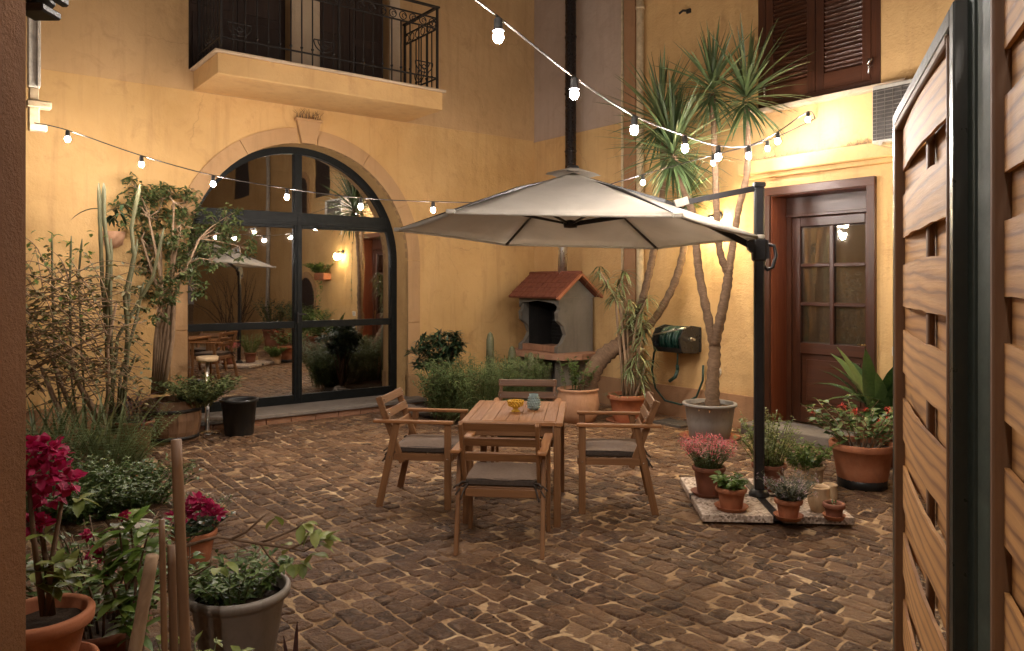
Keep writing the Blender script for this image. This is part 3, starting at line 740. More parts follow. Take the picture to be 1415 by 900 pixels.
# hose reel
t = thing('hose_reel', 'black wall mounted hose reel with green hose under the leaning yucca trunks', 'hose reel', PB(2.95, 0, .98), RB)
m = M()
for x in (-.21, .2):
    pr_ = [(x_*1.0, z_) for x_, z_ in ((-.05, -.16), (-.36, -.13), (-.4, .02), (-.33, .13), (-.18, .17), (-.02, .15))]
    m.prism(pr_, 0, x-.012, x+.012)
m.prism([(-.03, -.17), (-.32, -.15), (-.36, -.09), (-.3, -.12), (-.05, -.14)], 0, -.21, .2); m.box((0, -.02, 0), (.44, .035, .3), None, .01)
m.build('housing', 'reel_black', t)
m = M()
for k in range(7): m.torus((-.15+.05*k, -.19, .0), .125+.012*(k % 2), .022, 'x', 22)
m.build('wound_hose', 'hose_green', t)
m = M(); m.tube([(-.23, -.2, .0), (.21, -.2, .0), (.27, -.2, .01), (.28, -.28, .03)], .014, 8); m.tube([(-.24, -.36, .0), (-.2, -.37, .05), (.1, -.36, .12), (.22, -.3, .15)], .011, 8); m.build('crank', 'chrome', t)
m = M(); pts = [(-.2, -.3, -.06), (-.27, -.3, -.18), (-.32, -.28, -.4), (-.3, -.24, -.62), (-.18, -.2, -.76), (.02, -.14, -.79), (.2, -.08, -.68), (.27, -.05, -.48), (.27, -.04, -.3)]
m.tube(pts, .013, 8); m.build('loop_hose', 'hose_green', t)
m = M(); m.tube([(.06, -.25, -.16), (.06, -.26, -.3)], .011, 8); m.tube([(.06, -.26, -.3), (.065, -.26, -.36)], .02, 8); m.tube([(.065, -.26, -.36), (.05, -.28, -.44), (-.02, -.31, -.5)], .022, 8); m.build('spray_gun', 'hose_green', t)

# flue + barbecue
t = thing('barbecue', 'masonry garden barbecue with red tiled roof standing in the corner', 'barbecue', PB(.92, 0, 0), RB)
m = M()
side = [(-.06, .72), (-.7, .72), (-.7, .80), (-.62, .85), (-.55, .96), (-.60, 1.08), (-.69, 1.15), (-.70, 1.26), (-.66, 1.30), (-.66, 1.46), (-.06, 1.46)]
for x in (-.42, .36): m.prism(side, 0, x, x+.07)
m.prism([(-.42, 1.32), (-.36, 1.38), (.0, 1.42), (.34, 1.38), (.43, 1.32), (.43, 1.5), (-.42, 1.5)], 1, -.685, -.63)
for x in (-.425, .37): m.prism([(-.72, 1.462), (-.02, 1.462), (-.385, 1.74)], 0, x, x+.06)
m.box((0, -.09, 1.08), (.71, .06, .74)); m.build('body', 'bbq_concrete', t)
m = M(); m.box((0, -.135, 1.08), (.7, .02, .7)); m.box((-.34, -.36, 1.1), (.012, .42, .7)); m.box((.352, -.36, 1.1), (.012, .42, .7)); m.box((0, -.35, 1.44), (.7, .5, .02))
for i in range(6): m.box((0, -.16, .86+.05*i), (.66, .03, .02))
m.build('firebox', 'soot', t)
m = M()
for i in range(4): m.box((-.26+.175*i, -.64, .765), (.17, .1, .085), None, .006)
m.box((0, -.36, .75), (.7, .46, .05)); m.build('hearth_bricks', 'fire_brick', t)
m = M(); sh_ = [(-.62, -.02), (-.66, -.5), (-.6, -.72), (-.45, -.82), (.45, -.82), (.6, -.74), (.68, -.5), (.62, -.02)]
m.prism(sh_, 2, .64, .718); m.build('shelf', 'bbq_shelf', t)
m = M()
for x in (-.4, .38): m.box((x, -.36, .32), (.12, .6, .64))
m.box((0, -.1, .32), (.66, .08, .64)); m.build('support', 'bbq_concrete', t)
m = M(); rot = math.atan2(.3, .4)
for sy in (-1, 1):
    e = (-.385+sy*.40, 1.45); r = (-.385, 1.77); nx = Vector((0, e[0]-r[0], e[1]-r[1])); nrm = Vector((0, -nx.z*sy, nx.y*sy)).normalized()*(1 if sy > 0 else 1)
    nrm = Vector((0, sy*.3, .4)).normalized()
    c0 = Vector((0, e[0], e[1])); c1 = Vector((0, r[0], r[1]))
    P = [Vector((x, 0, 0))+q for q in (c0, c1, c1+nrm*.03, c0+nrm*.03) for x in (-.52, .53)]
    m.add(P, [(0, 1, 3, 2), (2, 3, 5, 4), (4, 5, 7, 6), (6, 7, 1, 0), (0, 2, 4, 6), (1, 7, 5, 3)])
    for k in range(1, 5):
        a = c0+(c1-c0)*(k/5.)+nrm*.032
        m.box(a, (1.05, .016, .01), Matrix.Rotation(-sy*.64, 3, 'X'), .003)
    for k in range(9):
        x = -.5+.125*k; m.bar(c0+nrm*.034+Vector((x, 0, 0)), c1+nrm*.034+Vector((x, 0, 0)), .012, .012)
m.tube([(-.53, -.385, 1.795), (.54, -.385, 1.795)], .03, 10); m.build('roof', 'roof_tile', t)
m = M()
for sy in (-1, 1): m.bar((.545, -.385+sy*.42, 1.44), (.545, -.385, 1.775), .03, .06, (1, 0, 0))
m.build('verge_tiles', 'terracotta', t)
t = thing('flue_pipe', 'tall metal flue pipe rising from the barbecue roof up the wall', 'flue', PB(1.05, 0, 1.6), RB)
m = M(); m.tube([(0, -.35, .02), (0, -.35, .7), (0, -.35, .86)], .065, 16); m.lathe([(.1, .1), (.1, .12), (.07, .16)], (0, -.35, 0), 16); m.build('lower_pipe', 'chrome', t)
m = M(); m.tube([(0, -.35, .84), (0, -.33, .95), (0, -.22, 1.1), (0, -.2, 1.25), (0, -.2, 3), (0, -.2, 6)], .078, 18)
for z in (1.45, 1.9, 2.7, 2.78, 3.5): m.lathe([(.079, -.012), (.086, -.01), (.086, .01), (.079, .012)], (0, -.2, z), 18)
m.build('upper_pipe', 'flue_black', t)
m = M(); m.bar((-.02, -.01, 1.36), (-.02, -.2, 1.36), .03, .03); m.tube([(-.1, -.25, 1.2), (-.14, -.1, 1.5), (-.12, -.02, 1.9)], .006, 6); m.build('wall_bracket', 'iron', t)

# ================================================================== TABLE, CHAIRS, PARASOL
t = thing('garden_table', 'wooden garden table with plank top set between the four armchairs', 'table', (.04, 5.62, 0), -.096)
TW, TL, TH = .70, .95, .71
m = M(); n = 7
for i in range(n):
    pw = (TW-.10)/n; m.box((-TW/2+.05+pw*(i+.5), 0, TH-.012), (pw-.003, TL-.12, .024), None, .002)
for sx in (-1, 1): m.box((sx*(TW/2-.025), 0, TH-.012), (.048, TL, .024), None, .003)
for sy in (-1, 1): m.box((0, sy*(TL/2-.029), TH-.0125), (TW-.1, .056, .023), None, .003)
m.build('tabletop', 'teak_top', t)
m = M()
for sx in (-1, 1): m.box((sx*(TW/2-.05), 0, TH-.065), (.022, TL-.12, .075))
for sy in (-1, 1): m.box((0, sy*(TL/2-.05), TH-.065), (TW-.14, .022, .075))
m.build('apron', 'teak', t)
for sx in (-1, 1):
    for sy in (-1, 1): m = M(); m.box((sx*(TW/2-.04), sy*(TL/2-.04), (TH-.026)/2), (.05, .05, TH-.026), None, .004); m.build('leg', 'teak', t)

def chair(label, loc, rz):
    t = thing('garden_chair', label, 'chair', loc, rz, 'slatted armchairs around the table')
    HW = .262
    for sx in (-1, 1):
        m = M(); m.box((sx*HW, .235, .312), (.026, .05, .624), None, .004); m.build('leg', 'teak', t)
        m = M(); m.bar((sx*HW, -.285, 0), (sx*HW, -.15, .624), .05, .026, (1, 0, 0), .004); m.build('leg', 'teak', t)
        m = M(); m.box((sx*HW, -.025, .637), (.058, .60, .022), None, .006); m.build('armrest', 'teak_top', t)
        m = M(); m.bar((sx*(HW-.03), -.115, .33), (sx*(HW-.03), -.30, .81), .045, .024, (1, 0, 0), .004); m.build('back_post', 'teak', t)
        m = M(); m.box((sx*(HW-.027), .02, .375), (.022, .5, .05), None, .003); m.build('side_rail', 'teak', t)
    m = M()
    for z in (.585, .685, .785):
        y = -.115-(z-.33)*.385+.021
        c = 5
        m.box((0, y, z), (2*HW-.02, .018, .06), Matrix.Rotation(.367, 3, 'X'), .006)
    m.build('backrest', 'teak', t)
    m = M()
    for z in (.585, .685, .785):
        for sx in (-1, 1):
            m.sphere((sx*(HW-.03), -.115-(z-.33)*.385+.034, z+.003), .006, 5); m.sphere((sx*(HW-.03), -.115-(z-.33)*.385-.014, z-.0), .006, 5)
    for sx in (-1, 1):
        for y, z in ((.235, .375), (-.2, .375)): m.sphere((sx*(HW+.014), y, z), .007, 5)
    m.build('screws', 'screw', t)
    m = M()
    for i in range(7): m.box((0, -.175+.068*i, .392), (2*HW-.075, .05, .016), None, .003)
    for y in (.245, -.2): m.box((0, y, .365), (2*HW-.08, .022, .05), None, .003)
    m.build('seat', 'teak', t)
    m = M(); n = 12; P = []
    for j in range(n+1):
        for i in range(n+1):
            x, y = -1+2*i/n, -1+2*j/n; e = max(abs(x), abs(y))
            z = .445+.014*(1-e**4)+.004*math.sin(5*x+2*y)+U(-.0015, .0015)
            k = 1-.03*(x*x*y*y); P.append((x*.225*k, y*.225*k+.03, z))
    F = [(j*(n+1)+i, j*(n+1)+i+1, (j+1)*(n+1)+i+1, (j+1)*(n+1)+i) for j in range(n) for i in range(n)]
    m.add(P, F, True); cu = m.build('cushion', 'cushion', t)
    m = M(); m.box((0, .03, .424), (.444, .444, .044), None, .012); m.build('cushion_side', 'cushion_side', cu)
    for sx in (-1, 1):
        m = M()
        p = Vector((sx*.2, -.19, .425))
        for q in ((sx*.06, -.06, -.01), (sx*.075, -.05, -.07), (sx*.04, -.075, -.09), (sx*.09, -.04, -.03)): m.tube([p, p+Vector(q)*.6+Vector((0, 0, .015)), p+Vector(q)], .006, 5)
        m.build('cushion_tie', 'cushion_side', cu)
    return t
c0 = chair('wooden armchair with its back to the viewer at the near end of the table', (-.045, 4.86, 0), -.12)
def put(label, x, y, rz):
    c = copy_tree(c0); c['label'] = label; c.location = (x, y, 0); c.rotation_euler = (0, 0, rz)
put('wooden armchair on the left side of the table facing right', -.66, 5.82, -PI/2-.15)
put('wooden armchair on the right side of the table facing left', .76, 5.68, PI/2-.09)
put('wooden armchair at the far end of the table facing the viewer', .12, 6.34, PI-.06)

# things on the table
t = thing('bowl', 'small yellow glazed footed bowl with ruffled pattern on the table', 'bowl', at(712, 569, 5.58)); t.location.z = TH
m = M(); n = 32; P, F = [], []
prof = [(.028, 0), (.034, .004), (.02, .016), (.018, .026), (.04, .038), (.05, .055), (.053, .07), (.058, .082), (.052, .082), (.046, .06), (.0, .045)]
m.lathe(prof, (0, 0, 0), 32)
for k in range(3):
    for j in range(14):
        a = 2*PI*(j+.5*(k % 2))/14; r = (.047, .0525, .056)[k]; m.sphere((r*math.cos(a), r*math.sin(a), .048+.014*k), .0085, 6)
m.build('body', 'yellow_glaze', t)
t = thing('vase', 'teal glass tealight vase with dimpled pattern beside the yellow bowl', 'vase', at(737, 566, 5.66)); t.location.z = TH
m = M(); m.lathe([(.03, 0), (.04, .01), (.048, .04), (.046, .07), (.034, .1), (.036, .118), (.033, .118), (.031, .1), (.042, .07), (.044, .04), (.036, .012), (0, .01)], (0, 0, 0), 28)
for k in range(5):
    for j in range(16):
        a = 2*PI*(j+.5*(k % 2))/16; z = .02+.018*k; r = (.044, .048, .0475, .044, .038)[k]; m.sphere((r*math.cos(a), r*math.sin(a), z), .006, 5)
m.build('body', 'teal_glass', t)
m = M(); m.lathe([(.02, .012), (.02, .03), (0, .03)], (0, 0, 0), 14); m.build('candle', 'white_paint', t)

# parasol
PX, PY = 1.84, 5.66
t = thing('parasol', 'large off white cantilever parasol open over the table', 'parasol', (PX, PY, 0), -.07)
inv = Matrix.Rotation(.07, 3, 'Z')
lc = lambda x, y, z: inv @ Vector((x-PX, y-PY, z))
m = M(); m.box((0, 0, .09+1.14), (.072, .055, 2.28), None, .01); m.build('pole', 'umbrella_metal', t)
m = M(); m.box((0, 0, 2.385), (.085, .07, .04), None, .01); m.build('pole_cap', 'umbrella_metal', t)
m = M()
for a in range(4):
    an = PI/2*a; m.box((math.cos(an)*.26, math.sin(an)*.26, .055), (.5, .06, .035), Matrix.Rotation(an, 3, 'Z'))
m.lathe([(.075, .03), (.075, .09), (.055, .12), (.0, .12)], (0, 0, 0), 20); m.build('base_cross', 'umbrella_metal', t)
apex = Vector((.46, 5.72, 2.485)); RC = 1.36; rot0 = -.136
crn = []
for k in range(6):
    an = rot0+k*PI/3; x, y = apex.x+RC*math.cos(an), apex.y+RC*math.sin(an)
    z = 2.035-.045*math.cos(an)-.04*math.sin(an); crn.append(Vector((x, y, z)))
m = M(); n = 10
for k in range(6):
    a, b = crn[k], crn[(k+1) % 6]; P, F = [], []
    for i in range(n+1):
        u = i/n
        for j in range(n+1):
            w_ = j/n; e = a.lerp(b, w_); sagx = math.sin(PI*w_)
            p = apex.lerp(e, u); p.z += .006*math.sin(PI*u)-.012*math.sin(PI*u)*sagx
            c_ = Vector((apex.x, apex.y, p.z)); p = c_+(p-c_)*(1-.035*u*u*sagx)
            P.append(lc(*p))
    F = [(i*(n+1)+j, (i+1)*(n+1)+j, (i+1)*(n+1)+j+1, i*(n+1)+j+1) for i in range(n) for j in range(n)]
    m.add(P, F, True)
    # short hem hanging from the edge
    P2_ = []
    for j in range(n+1):
        q = Vector(P[n*(n+1)+j]); P2_ += [q, q+Vector((0, 0, -.02))]
    m.add(P2_, [(2*j, 2*j+1, 2*j+3, 2*j+2) for j in range(n)], True)
cn = m.build('canopy', 'canopy_fabric', t)
sd_ = cn.modifiers.new('thick', 'SOLIDIFY'); sd_.thickness = .003
m = M(); top = apex+Vector((0, 0, .045))
P = [lc(*top)]; 
for k in range(24):
    an = rot0+2*PI*k/24; r = .21*(1-.09*abs(math.sin(3*(an-rot0)))); e = crn[0]
    f = r/RC; P.append(lc(apex.x+r*math.cos(an), apex.y+r*math.sin(an), apex.z-.45*f-.045*f*math.cos(an)+.05+U(-.004, .006)))
m.add(P, [(0, 1+k, 1+(k+1) % 24) for k in range(24)], True); vt = m.build('vent', 'canopy_fabric', t)
m = M(); m.lathe([(.0, .055), (.04, .05), (.05, .03), (.05, .012)], lc(*apex)+Vector((0, 0, 0)), 14); m.build('finial', 'umbrella_metal', t)
hub = Vector((apex.x-.02, apex.y, 2.085))
m = M(); m.lathe([(.0, -.02), (.05, -.015), (.055, .02), (.03, .04), (.0, .045)], lc(*hub), 14); m.build('hub', 'umbrella_metal', t)
for k in range(6):
    e = crn[k]; a = lc(*(apex+Vector((0, 0, -.03)))); b = lc(*e)+Vector((0, 0, -.01)); mid = (a+b)/2+Vector((0, 0, .03))
    m = M()
    if k: m.bar(a, mid, .018, .024); m.bar(mid, b, .018, .024)
    else: m.bar(a, mid, .03, .045); m.bar(mid, lc(PX-.05, PY, 1.925), .03, .045)
    rb = m.build('rib' if k else 'arm', 'umbrella_metal', t)
    s_ = M(); s_.bar(lc(*hub)+Vector((0, 0, .01)), mid+(b-mid)*.1+Vector((0, 0, -.02)), .014 if k else .026, .018 if k else .036); s_.build('strut', 'umbrella_metal', rb)
    s_ = M(); s_.box(b+Vector((0, 0, .005)), (.06, .045, .03), None, .008); s_.build('corner_pocket', 'canopy_fabric', cn)
m = M(); m.bar((-.02, 0, 2.36), lc(1.2, 5.62, 2.235), .028, .042); m.build('upper_link', 'umbrella_metal', t)
m = M(); m.bar(lc(1.30, 5.625, 2.265), lc(1.2, 5.62, 2.235), .05, .06); m.build('link_sleeve', 'canopy_fabric', t)
m = M(); m.box((0, 0, 1.9), (.1, .085, .17), None, .015)
m.prism([(-.1, 1.96), (-.05, 1.99), (.06, 1.97), (.07, 1.84), (.02, 1.82), (-.08, 1.9)], 1, -.035, .035); m.build('slider', 'umbrella_metal', t)
m = M(); m.tube([(.06, -.0, 1.94), (.11, 0, 1.93), (.125, 0, 1.86), (.1, 0, 1.77), (.06, 0, 1.75), (.03, 0, 1.79), (.045, 0, 1.84)], .014, 8); m.build('grip', 'umbrella_metal', t)
# ballast slabs in the base cross
sl = None
for i, (sx, sy, lb) in enumerate(((-1, -1, 'speckled concrete slab of the parasol base under the basil pot'), (1, -1, 'speckled concrete slab of the parasol base under the lavender pot'),
                                  (-1, 1, 'speckled concrete slab of the parasol base under the pink flowers'), (1, 1, 'speckled concrete slab of the parasol base under the tall herb pot'))):
    m = M(); m.box((0, 0, .025), (.475, .475, .05), None, .004); o = m.build('ballast_slab', 'terrazzo')
    v2 = Matrix.Rotation(-.07, 3, 'Z') @ Vector((sx*.268, sy*.268, 0)); o.location = (PX+v2.x, PY+v2.y, .022); o.rotation_euler = (0, 0, -.07)
    tag(o, lb, 'slab', 'ballast slabs of the parasol base')
SLZ = .073

# ================================================================== PLANTS
def rdir(el0=-1, el1=1):
    z = U(el0, el1); a = U(0, 2*PI); r = math.sqrt(max(0, 1-z*z)); return Vector((r*math.cos(a), r*math.sin(a), z))
def pot(t, r, h, mat, rim=.03, taper=.72, soil=True, saucer=None, z0=0., rimh=.04, wall=.014):
    if saucer:
        m = M(); m.lathe([(0, 0), (r*.95, 0), (r*1.18, .028), (r*1.2, .03), (r*1.14, .03), (r*.92, .012), (0, .012)], (0, 0, z0), 28); m.build('saucer', saucer, t); z0 += .013
    m = M(); rb = r*taper; ro = r+rim*.5
    k = (h-rimh)/h
    m.lathe([(0, 0), (rb*.96, 0), (rb, .006), (rb+(r-rb)*k*.5, h*k*.5), (rb+(r-rb)*k, h*k), (ro-.004, h*k+.002), (ro, h*k+.008), (ro+.002, h-.008), (ro-.004, h), (r-wall+.004, h), (r-wall, h-.008), (r-wall-.004, h-.06), (r*.8, h-.07)], (0, 0, z0), 36)
    m.build('pot', mat, t)
    if soil:
        m = M(); n = 16; P = [(0, 0, z0+h-.035)]
        for q in (.5, 1):
            P += [((r-wall)*q*math.cos(2*PI*j/n), (r-wall)*q*math.sin(2*PI*j/n), z0+h-.04+U(-.008, .008)) for j in range(n)]
        F = [(0, 1+j, 1+(j+1) % n) for j in range(n)]+[(1+j, 1+n+j, 1+n+(j+1) % n, 1+(j+1) % n) for j in range(n)]
        m.add(P, F, True); m.build('soil', 'soil', t)
    return z0+h-.04
def stems(fol, stm, base, br, n, h, spread, leaves, L, W, kind='oval', droop=.4, sr=.004, start=.25, segs=2, jit=.6, bend=.3, hv=.3, tips=None):
    base = Vector(base)
    for i in range(n):
        a = U(0, 2*PI); q = math.sqrt(R.random()); p = base+Vector((br*q*math.cos(a), br*q*math.sin(a), 0))
        hh = h*(1-U(0, hv)); out = Vector((math.cos(a), math.sin(a), 0))*(q*.7+.3)*spread
        pts = [p]
        for k in range(1, 5):
            u = k/4; pts.append(p+out*(u**1.5)+Vector((U(-1, 1), U(-1, 1), 0))*bend*.08*h*u+Vector((0, 0, hh*u*(1-.15*spread/max(h, .01)*u))))
        if stm is not None: stm.tube(pts, [sr, sr*.5], 5)
        if tips is not None: tips.append(pts[-1])
        for j in range(leaves):
            u = start+(1-start)*(j+R.random())/leaves; f = min(3.999, u*4); k = int(f); c = pts[k].lerp(pts[k+1], f-k)
            an = U(0, 2*PI); d = Vector((math.cos(an), math.sin(an), U(-.1, .9)))+rdir()*jit*.5
            fol.leaf(c, d, L*U(.65, 1.15), W*U(.7, 1.1), droop, segs, .25, kind, None, U(-.5, .5))
def cluster(m, c, r, n, L, W, droop=.2, kind='oval', flat=1.0):
    c = Vector(c)
    for i in range(n):
        d = rdir(-.6, 1); p = c+Vector((d.x, d.y, d.z*flat))*r*U(.3, 1); m.leaf(p, d+rdir()*.7, L*U(.7, 1.2), W*U(.7, 1.2), droop, 2, .25, kind, None, U(-1, 1))

# --- two yuccas with bare stems
def head(m, c, n, L, W, axis=(0, 0, 1), dead=0):
    c = Vector(c); ax = Vector(axis).normalized()
    q = Vector((0, 0, 1)).rotation_difference(ax)
    for i in range(n):
        f = i/n; el = math.radians(86-f*135+U(-9, 9)); a = i*2.39996+U(-.2, .2)
        d = q @ Vector((math.cos(el)*math.cos(a), math.cos(el)*math.sin(a), math.sin(el)))
        p = c-ax*(.22*f)+d*.02
        m.leaf(p, d, L*U(.75, 1.1)*(.72+.45*math.sin(PI*min(1, f+.15))), W*U(.8, 1.15), U(.1, .4)+.35*f, 5, .35, 'lance', min(1, max(0, R.gauss(.62-.4*f, .2))), U(-.3, .3))
def trunk_pts(lst): return [at(*p) for p in lst]
def bark(m, pts, r0, r1, n=9):
    sm = []
    for i in range(len(pts)-1):
        for k in range(6):
            u = k/6; a = pts[max(i-1, 0)]; b = pts[i]; c = pts[i+1]; d = pts[min(i+2, len(pts)-1)]
            sm.append(.5*((2*b)+(c-a)*u+(2*a-5*b+4*c-d)*u*u+(3*b-a-3*c+d)*u**3))
    sm.append(pts[-1]); k = len(sm)
    m.tube(sm, [(r0+(r1-r0)*i/(k-1))*(1+.09*(-1)**i+U(-.05, .05)) for i in range(k)], n)
def world_thing(name, label, cat, p, group=None):
    t = thing(name, label, cat, p, 0, group); return t, Vector(p)
def local(pts, o): return [p-o for p in pts]

o = ground_at(980, 606); t = thing('yucca_tree', 'three stemmed yucca in a grey plastic pot beside the hose reel', 'yucca', o)
zt = pot(t, .265, .37, 'grey_plastic', .04, .8, True, 'terracotta', rimh=.03)
m = M()
Yb = o.y
bark(m, local(trunk_pts([(984, 566, Yb), (984, 530, Yb+.02), (987, 490, Yb+.05), (987, 466, Yb+.05)]), o), .078, .058, 12)
bark(m, local(trunk_pts([(986, 478, Yb+.05), (978, 440, Yb+.05), (966, 380, Yb+.1), (961, 335, Yb+.1), (955, 290, Yb+.1), (938, 245, Yb+.1), (929, 205, Yb+.1)]), o), .05, .034)
bark(m, local(trunk_pts([(987, 476, Yb+.04), (995, 440, Yb+.0), (1004, 395, Yb), (1006, 372, Yb)]), o), .058, .046)
bark(m, local(trunk_pts([(1006, 380, Yb), (995, 350, Yb), (990, 300, Yb-.02), (988, 235, Yb-.02), (984, 130, Yb)]), o), .04, .03)
bark(m, local(trunk_pts([(1006, 380, Yb), (1012, 340, Yb), (1020, 290, Yb-.05), (1032, 235, Yb-.08), (1032, 150, Yb-.1)]), o), .042, .03)
m.build('trunk', 'bark_yucca', t)
for c, n, L in (((930, 200, Yb+.1), 150, .74), ((984, 112, Yb), 95, .58), ((1032, 122, Yb-.1), 105, .66)):
    m = M(); head(m, at(*c)-o, n, L, .04, (U(-.1, .1), U(-.1, .1), 1)); m.build('crown', 'leaf_yucca', t)
m = M()
for i in range(26): a = U(0, 2*PI); r = U(.1, .24); m.leaf((r*math.cos(a), r*math.sin(a), zt+.01), (math.cos(a), math.sin(a), U(-.1, .5)), .1, .03, .6, 2, .3, 'oval')
m.build('fallen_leaves', 'leaf_dry', t)

o = ground_at(798, 583); t = thing('yucca_tree', 'thick trunked yucca leaning right out of a round terracotta urn', 'yucca', o)
m = M(); m.lathe([(0, 0), (.19, 0), (.235, .1), (.255, .22), (.245, .33), (.23, .37), (.25, .385), (.25, .40), (.225, .405), (.21, .38), (.2, .36)], (0, 0, 0), 32, None, .01); m.build('pot', 'terracotta_pale', t)
m = M(); m.lathe([(.22, .36), (0, .37)], (0, 0, 0), 20); m.build('soil', 'soil', t)
m = M(); Yb = o.y
bark(m, local(trunk_pts([(808, 562, Yb), (816, 520, Yb), (834, 492, Yb+.05), (858, 475, Yb+.1), (872, 458, Yb+.1)]), o), .115, .085, 12)
bark(m, local(trunk_pts([(868, 466, Yb+.1), (884, 425, Yb+.05), (896, 380, Yb), (905, 335, Yb), (914, 280, Yb), (918, 200, Yb-.05), (917, 160, Yb-.05)]), o), .05, .035)
bark(m, local(trunk_pts([(868, 468, Yb+.1), (898, 448, Yb+.1), (925, 405, Yb+.05), (941, 360, Yb), (948, 310, Yb), (950, 280, Yb)]), o), .05, .04)
m.build('trunk', 'bark_yucca', t)
for c, n, L in (((914, 158, Yb-.05), 130, .72), ((950, 262, Yb), 90, .5)):
    m = M(); head(m, at(*c)-o, n, L, .042, (U(-.1, .1), U(-.1, .1), 1)); m.build('crown', 'leaf_yucca', t)
f, s_ = M(), M(); stems(f, s_, (-.03, -.06, .36), .16, 16, .42, .13, 16, .06, .035); f.build('undergrowth', 'leaf_mid', t); s_.build('stem', 'stem_green', t)

# --- dracaena-like plant in terracotta pot
o = ground_at(866, 583); t = thing('potted_dracaena', 'tall thin stemmed dracaena with drooping leaves in an orange terracotta pot', 'potted plant', o)
zt = pot(t, .215, .32, 'terracotta', .04, .74, True, 'terracotta', rimh=.055)
f, s_ = M(), M(); Yb = o.y
for pl in ([(862, 560), (858, 500), (853, 450), (850, 410), (828, 375)], [(866, 560), (864, 500), (858, 440), (852, 405), (862, 380)], [(870, 560), (872, 490), (880, 440), (893, 415)], [(868, 560), (868, 500), (866, 450), (868, 420)], [(872, 560), (878, 520), (884, 480), (888, 450)], [(864, 560), (870, 515), (880, 490)], [(873, 560), (884, 530), (892, 505)]):
    pts = [at(x, y, Yb+U(-.08, .02))-o for x, y in pl]; s_.tube(pts, [.019, .011], 7)
    for q in (pts[-1], pts[-2].lerp(pts[-1], .5), pts[-2]):
        for i in range(20):
            a = U(0, 2*PI); f.leaf(q+Vector((0, 0, U(-.06, .06))), (math.cos(a), math.sin(a), U(-.2, .9)), U(.16, .27), .026, U(1., 1.9), 4, .3, 'lance')
for i in range(30): a = U(0, 2*PI); f.leaf(Vector((.12*math.cos(a), .12*math.sin(a), zt)), (math.cos(a), math.sin(a), 1), .2, .02, 1.0, 3, .3, 'lance')
f.build('foliage', 'leaf_drac', t); s_.build('stem', 'bark_pale', t)

# --- shrubs in front of the barbecue
def stone_bed():
    t = thing('planting_bed', 'low planting bed edged with rough stones below the barbecue', 'planting bed', ground_at(655, 578)+Vector((0, .35, 0)))
    m = M()
    for i in range(17):
        an = PI+PI*i/16; c = (.85*math.cos(an), .42*math.sin(an), .06); r = U(.075, .105)
        m.lathe([(0, -r*.6), (r*.8, -r*.5), (r*1.05, 0), (r*.85, r*.6), (0, r*.75)], c, 9, None, .12)
    m.build('stone_edge', 'grey_stone', t); m = M(); m.lathe([(.85, .06), (.5, .1), (0, .12)], (0, 0.1, 0), 20); m.build('soil', 'soil', t)
    return t.location.copy()
bed = stone_bed()
o = at(603, 560, 9.35); o.z = 0; t = thing('dark_shrub', 'dark glossy leaved shrub left of the ferny plants below the arch', 'shrub', o+Vector((0, 0, .05)))
f, s_ = M(), M()
for px_, py_ in ((578, 490), (592, 478), (606, 470), (622, 465), (632, 470), (612, 486), (596, 496), (626, 484), (584, 500), (604, 505), (618, 498)):
    q = at(px_, py_, 9.35+U(-.2, .2))-t.location; s_.tube([(U(-.05, .05), 0, 0), Vector((q.x*.4, q.y*.4, q.z*.6)), q], [.014, .005], 6)
    for k in range(5):
        c = q+rdir()*.09; 
        for i in range(16): a = U(0, 2*PI); f.leaf(c, (math.cos(a), math.sin(a), U(-.1, 1)), U(.08, .13), .035, .5, 2, .3, 'oval')
for i in range(520):
    d = rdir()*U(.2, 1)**.5; q = at(605, 486, 9.35)-t.location+Vector((d.x*.31, d.y*.28, d.z*.24)); f.leaf(q, rdir(-.5, 1), U(.08, .13), .036, .5, 2, .3, 'oval')
f.build('foliage', 'leaf_dark', t); s_.build('stem', 'bark_dark', t)
o = Vector((-.42, 9.0, .06)); t = thing('fern_shrub', 'broad ferny green shrub filling the bed between arch and table', 'shrub', o)
f, s_ = M(), M(); stems(f, s_, (0, 0, 0), .36, 210, .78, .32, 44, .08, .015, 'lance', .5, .004, .1, 2, .8); f.build('foliage', 'leaf_fern', t); s_.build('stem', 'stem_green', t)
o = Vector((-.18, 8.8, .06)); t = thing('grass_plant', 'arching light green grassy plant in front of the ferny shrub', 'plant', o)
f = M()
for i in range(110): a = U(0, 2*PI); f.leaf((U(-.15, .15), U(-.12, .12), 0), (math.cos(a)*.75, math.sin(a)*.75, U(.8, 1.7)), U(.5, .85), .014, U(.9, 1.8), 6, .3, 'lance')
f.build('foliage', 'leaf_drac', t)
o = Vector((.12, 9.35, .06)); t = thing('rosemary_bush', 'upright needle leaved bush right of the ferny shrub below the barbecue', 'shrub', o)
f, s_ = M(), M(); stems(f, s_, (0, 0, 0), .26, 90, .78, .16, 50, .06, .013, 'lance', .1, .005, .08, 2, .5, hv=.4); f.build('foliage', 'leaf_mid', t); s_.build('stem', 'stem_green', t)
o = Vector((-.75, 9.0, .06)); t = thing('low_bush', 'low rounded green bush at the left end of the stone edged bed', 'shrub', o)
f, s_ = M(), M(); stems(f, s_, (0, 0, 0), .22, 80, .62, .22, 34, .06, .02, 'oval', .4, .004, .1); f.build('foliage', 'leaf_fern', t); s_.build('stem', 'stem_green', t)
o = Vector((-.28, 9.75, .05)); t = thing('columnar_cactus', 'pair of upright green cactus columns behind the ferny shrub', 'cactus', o)
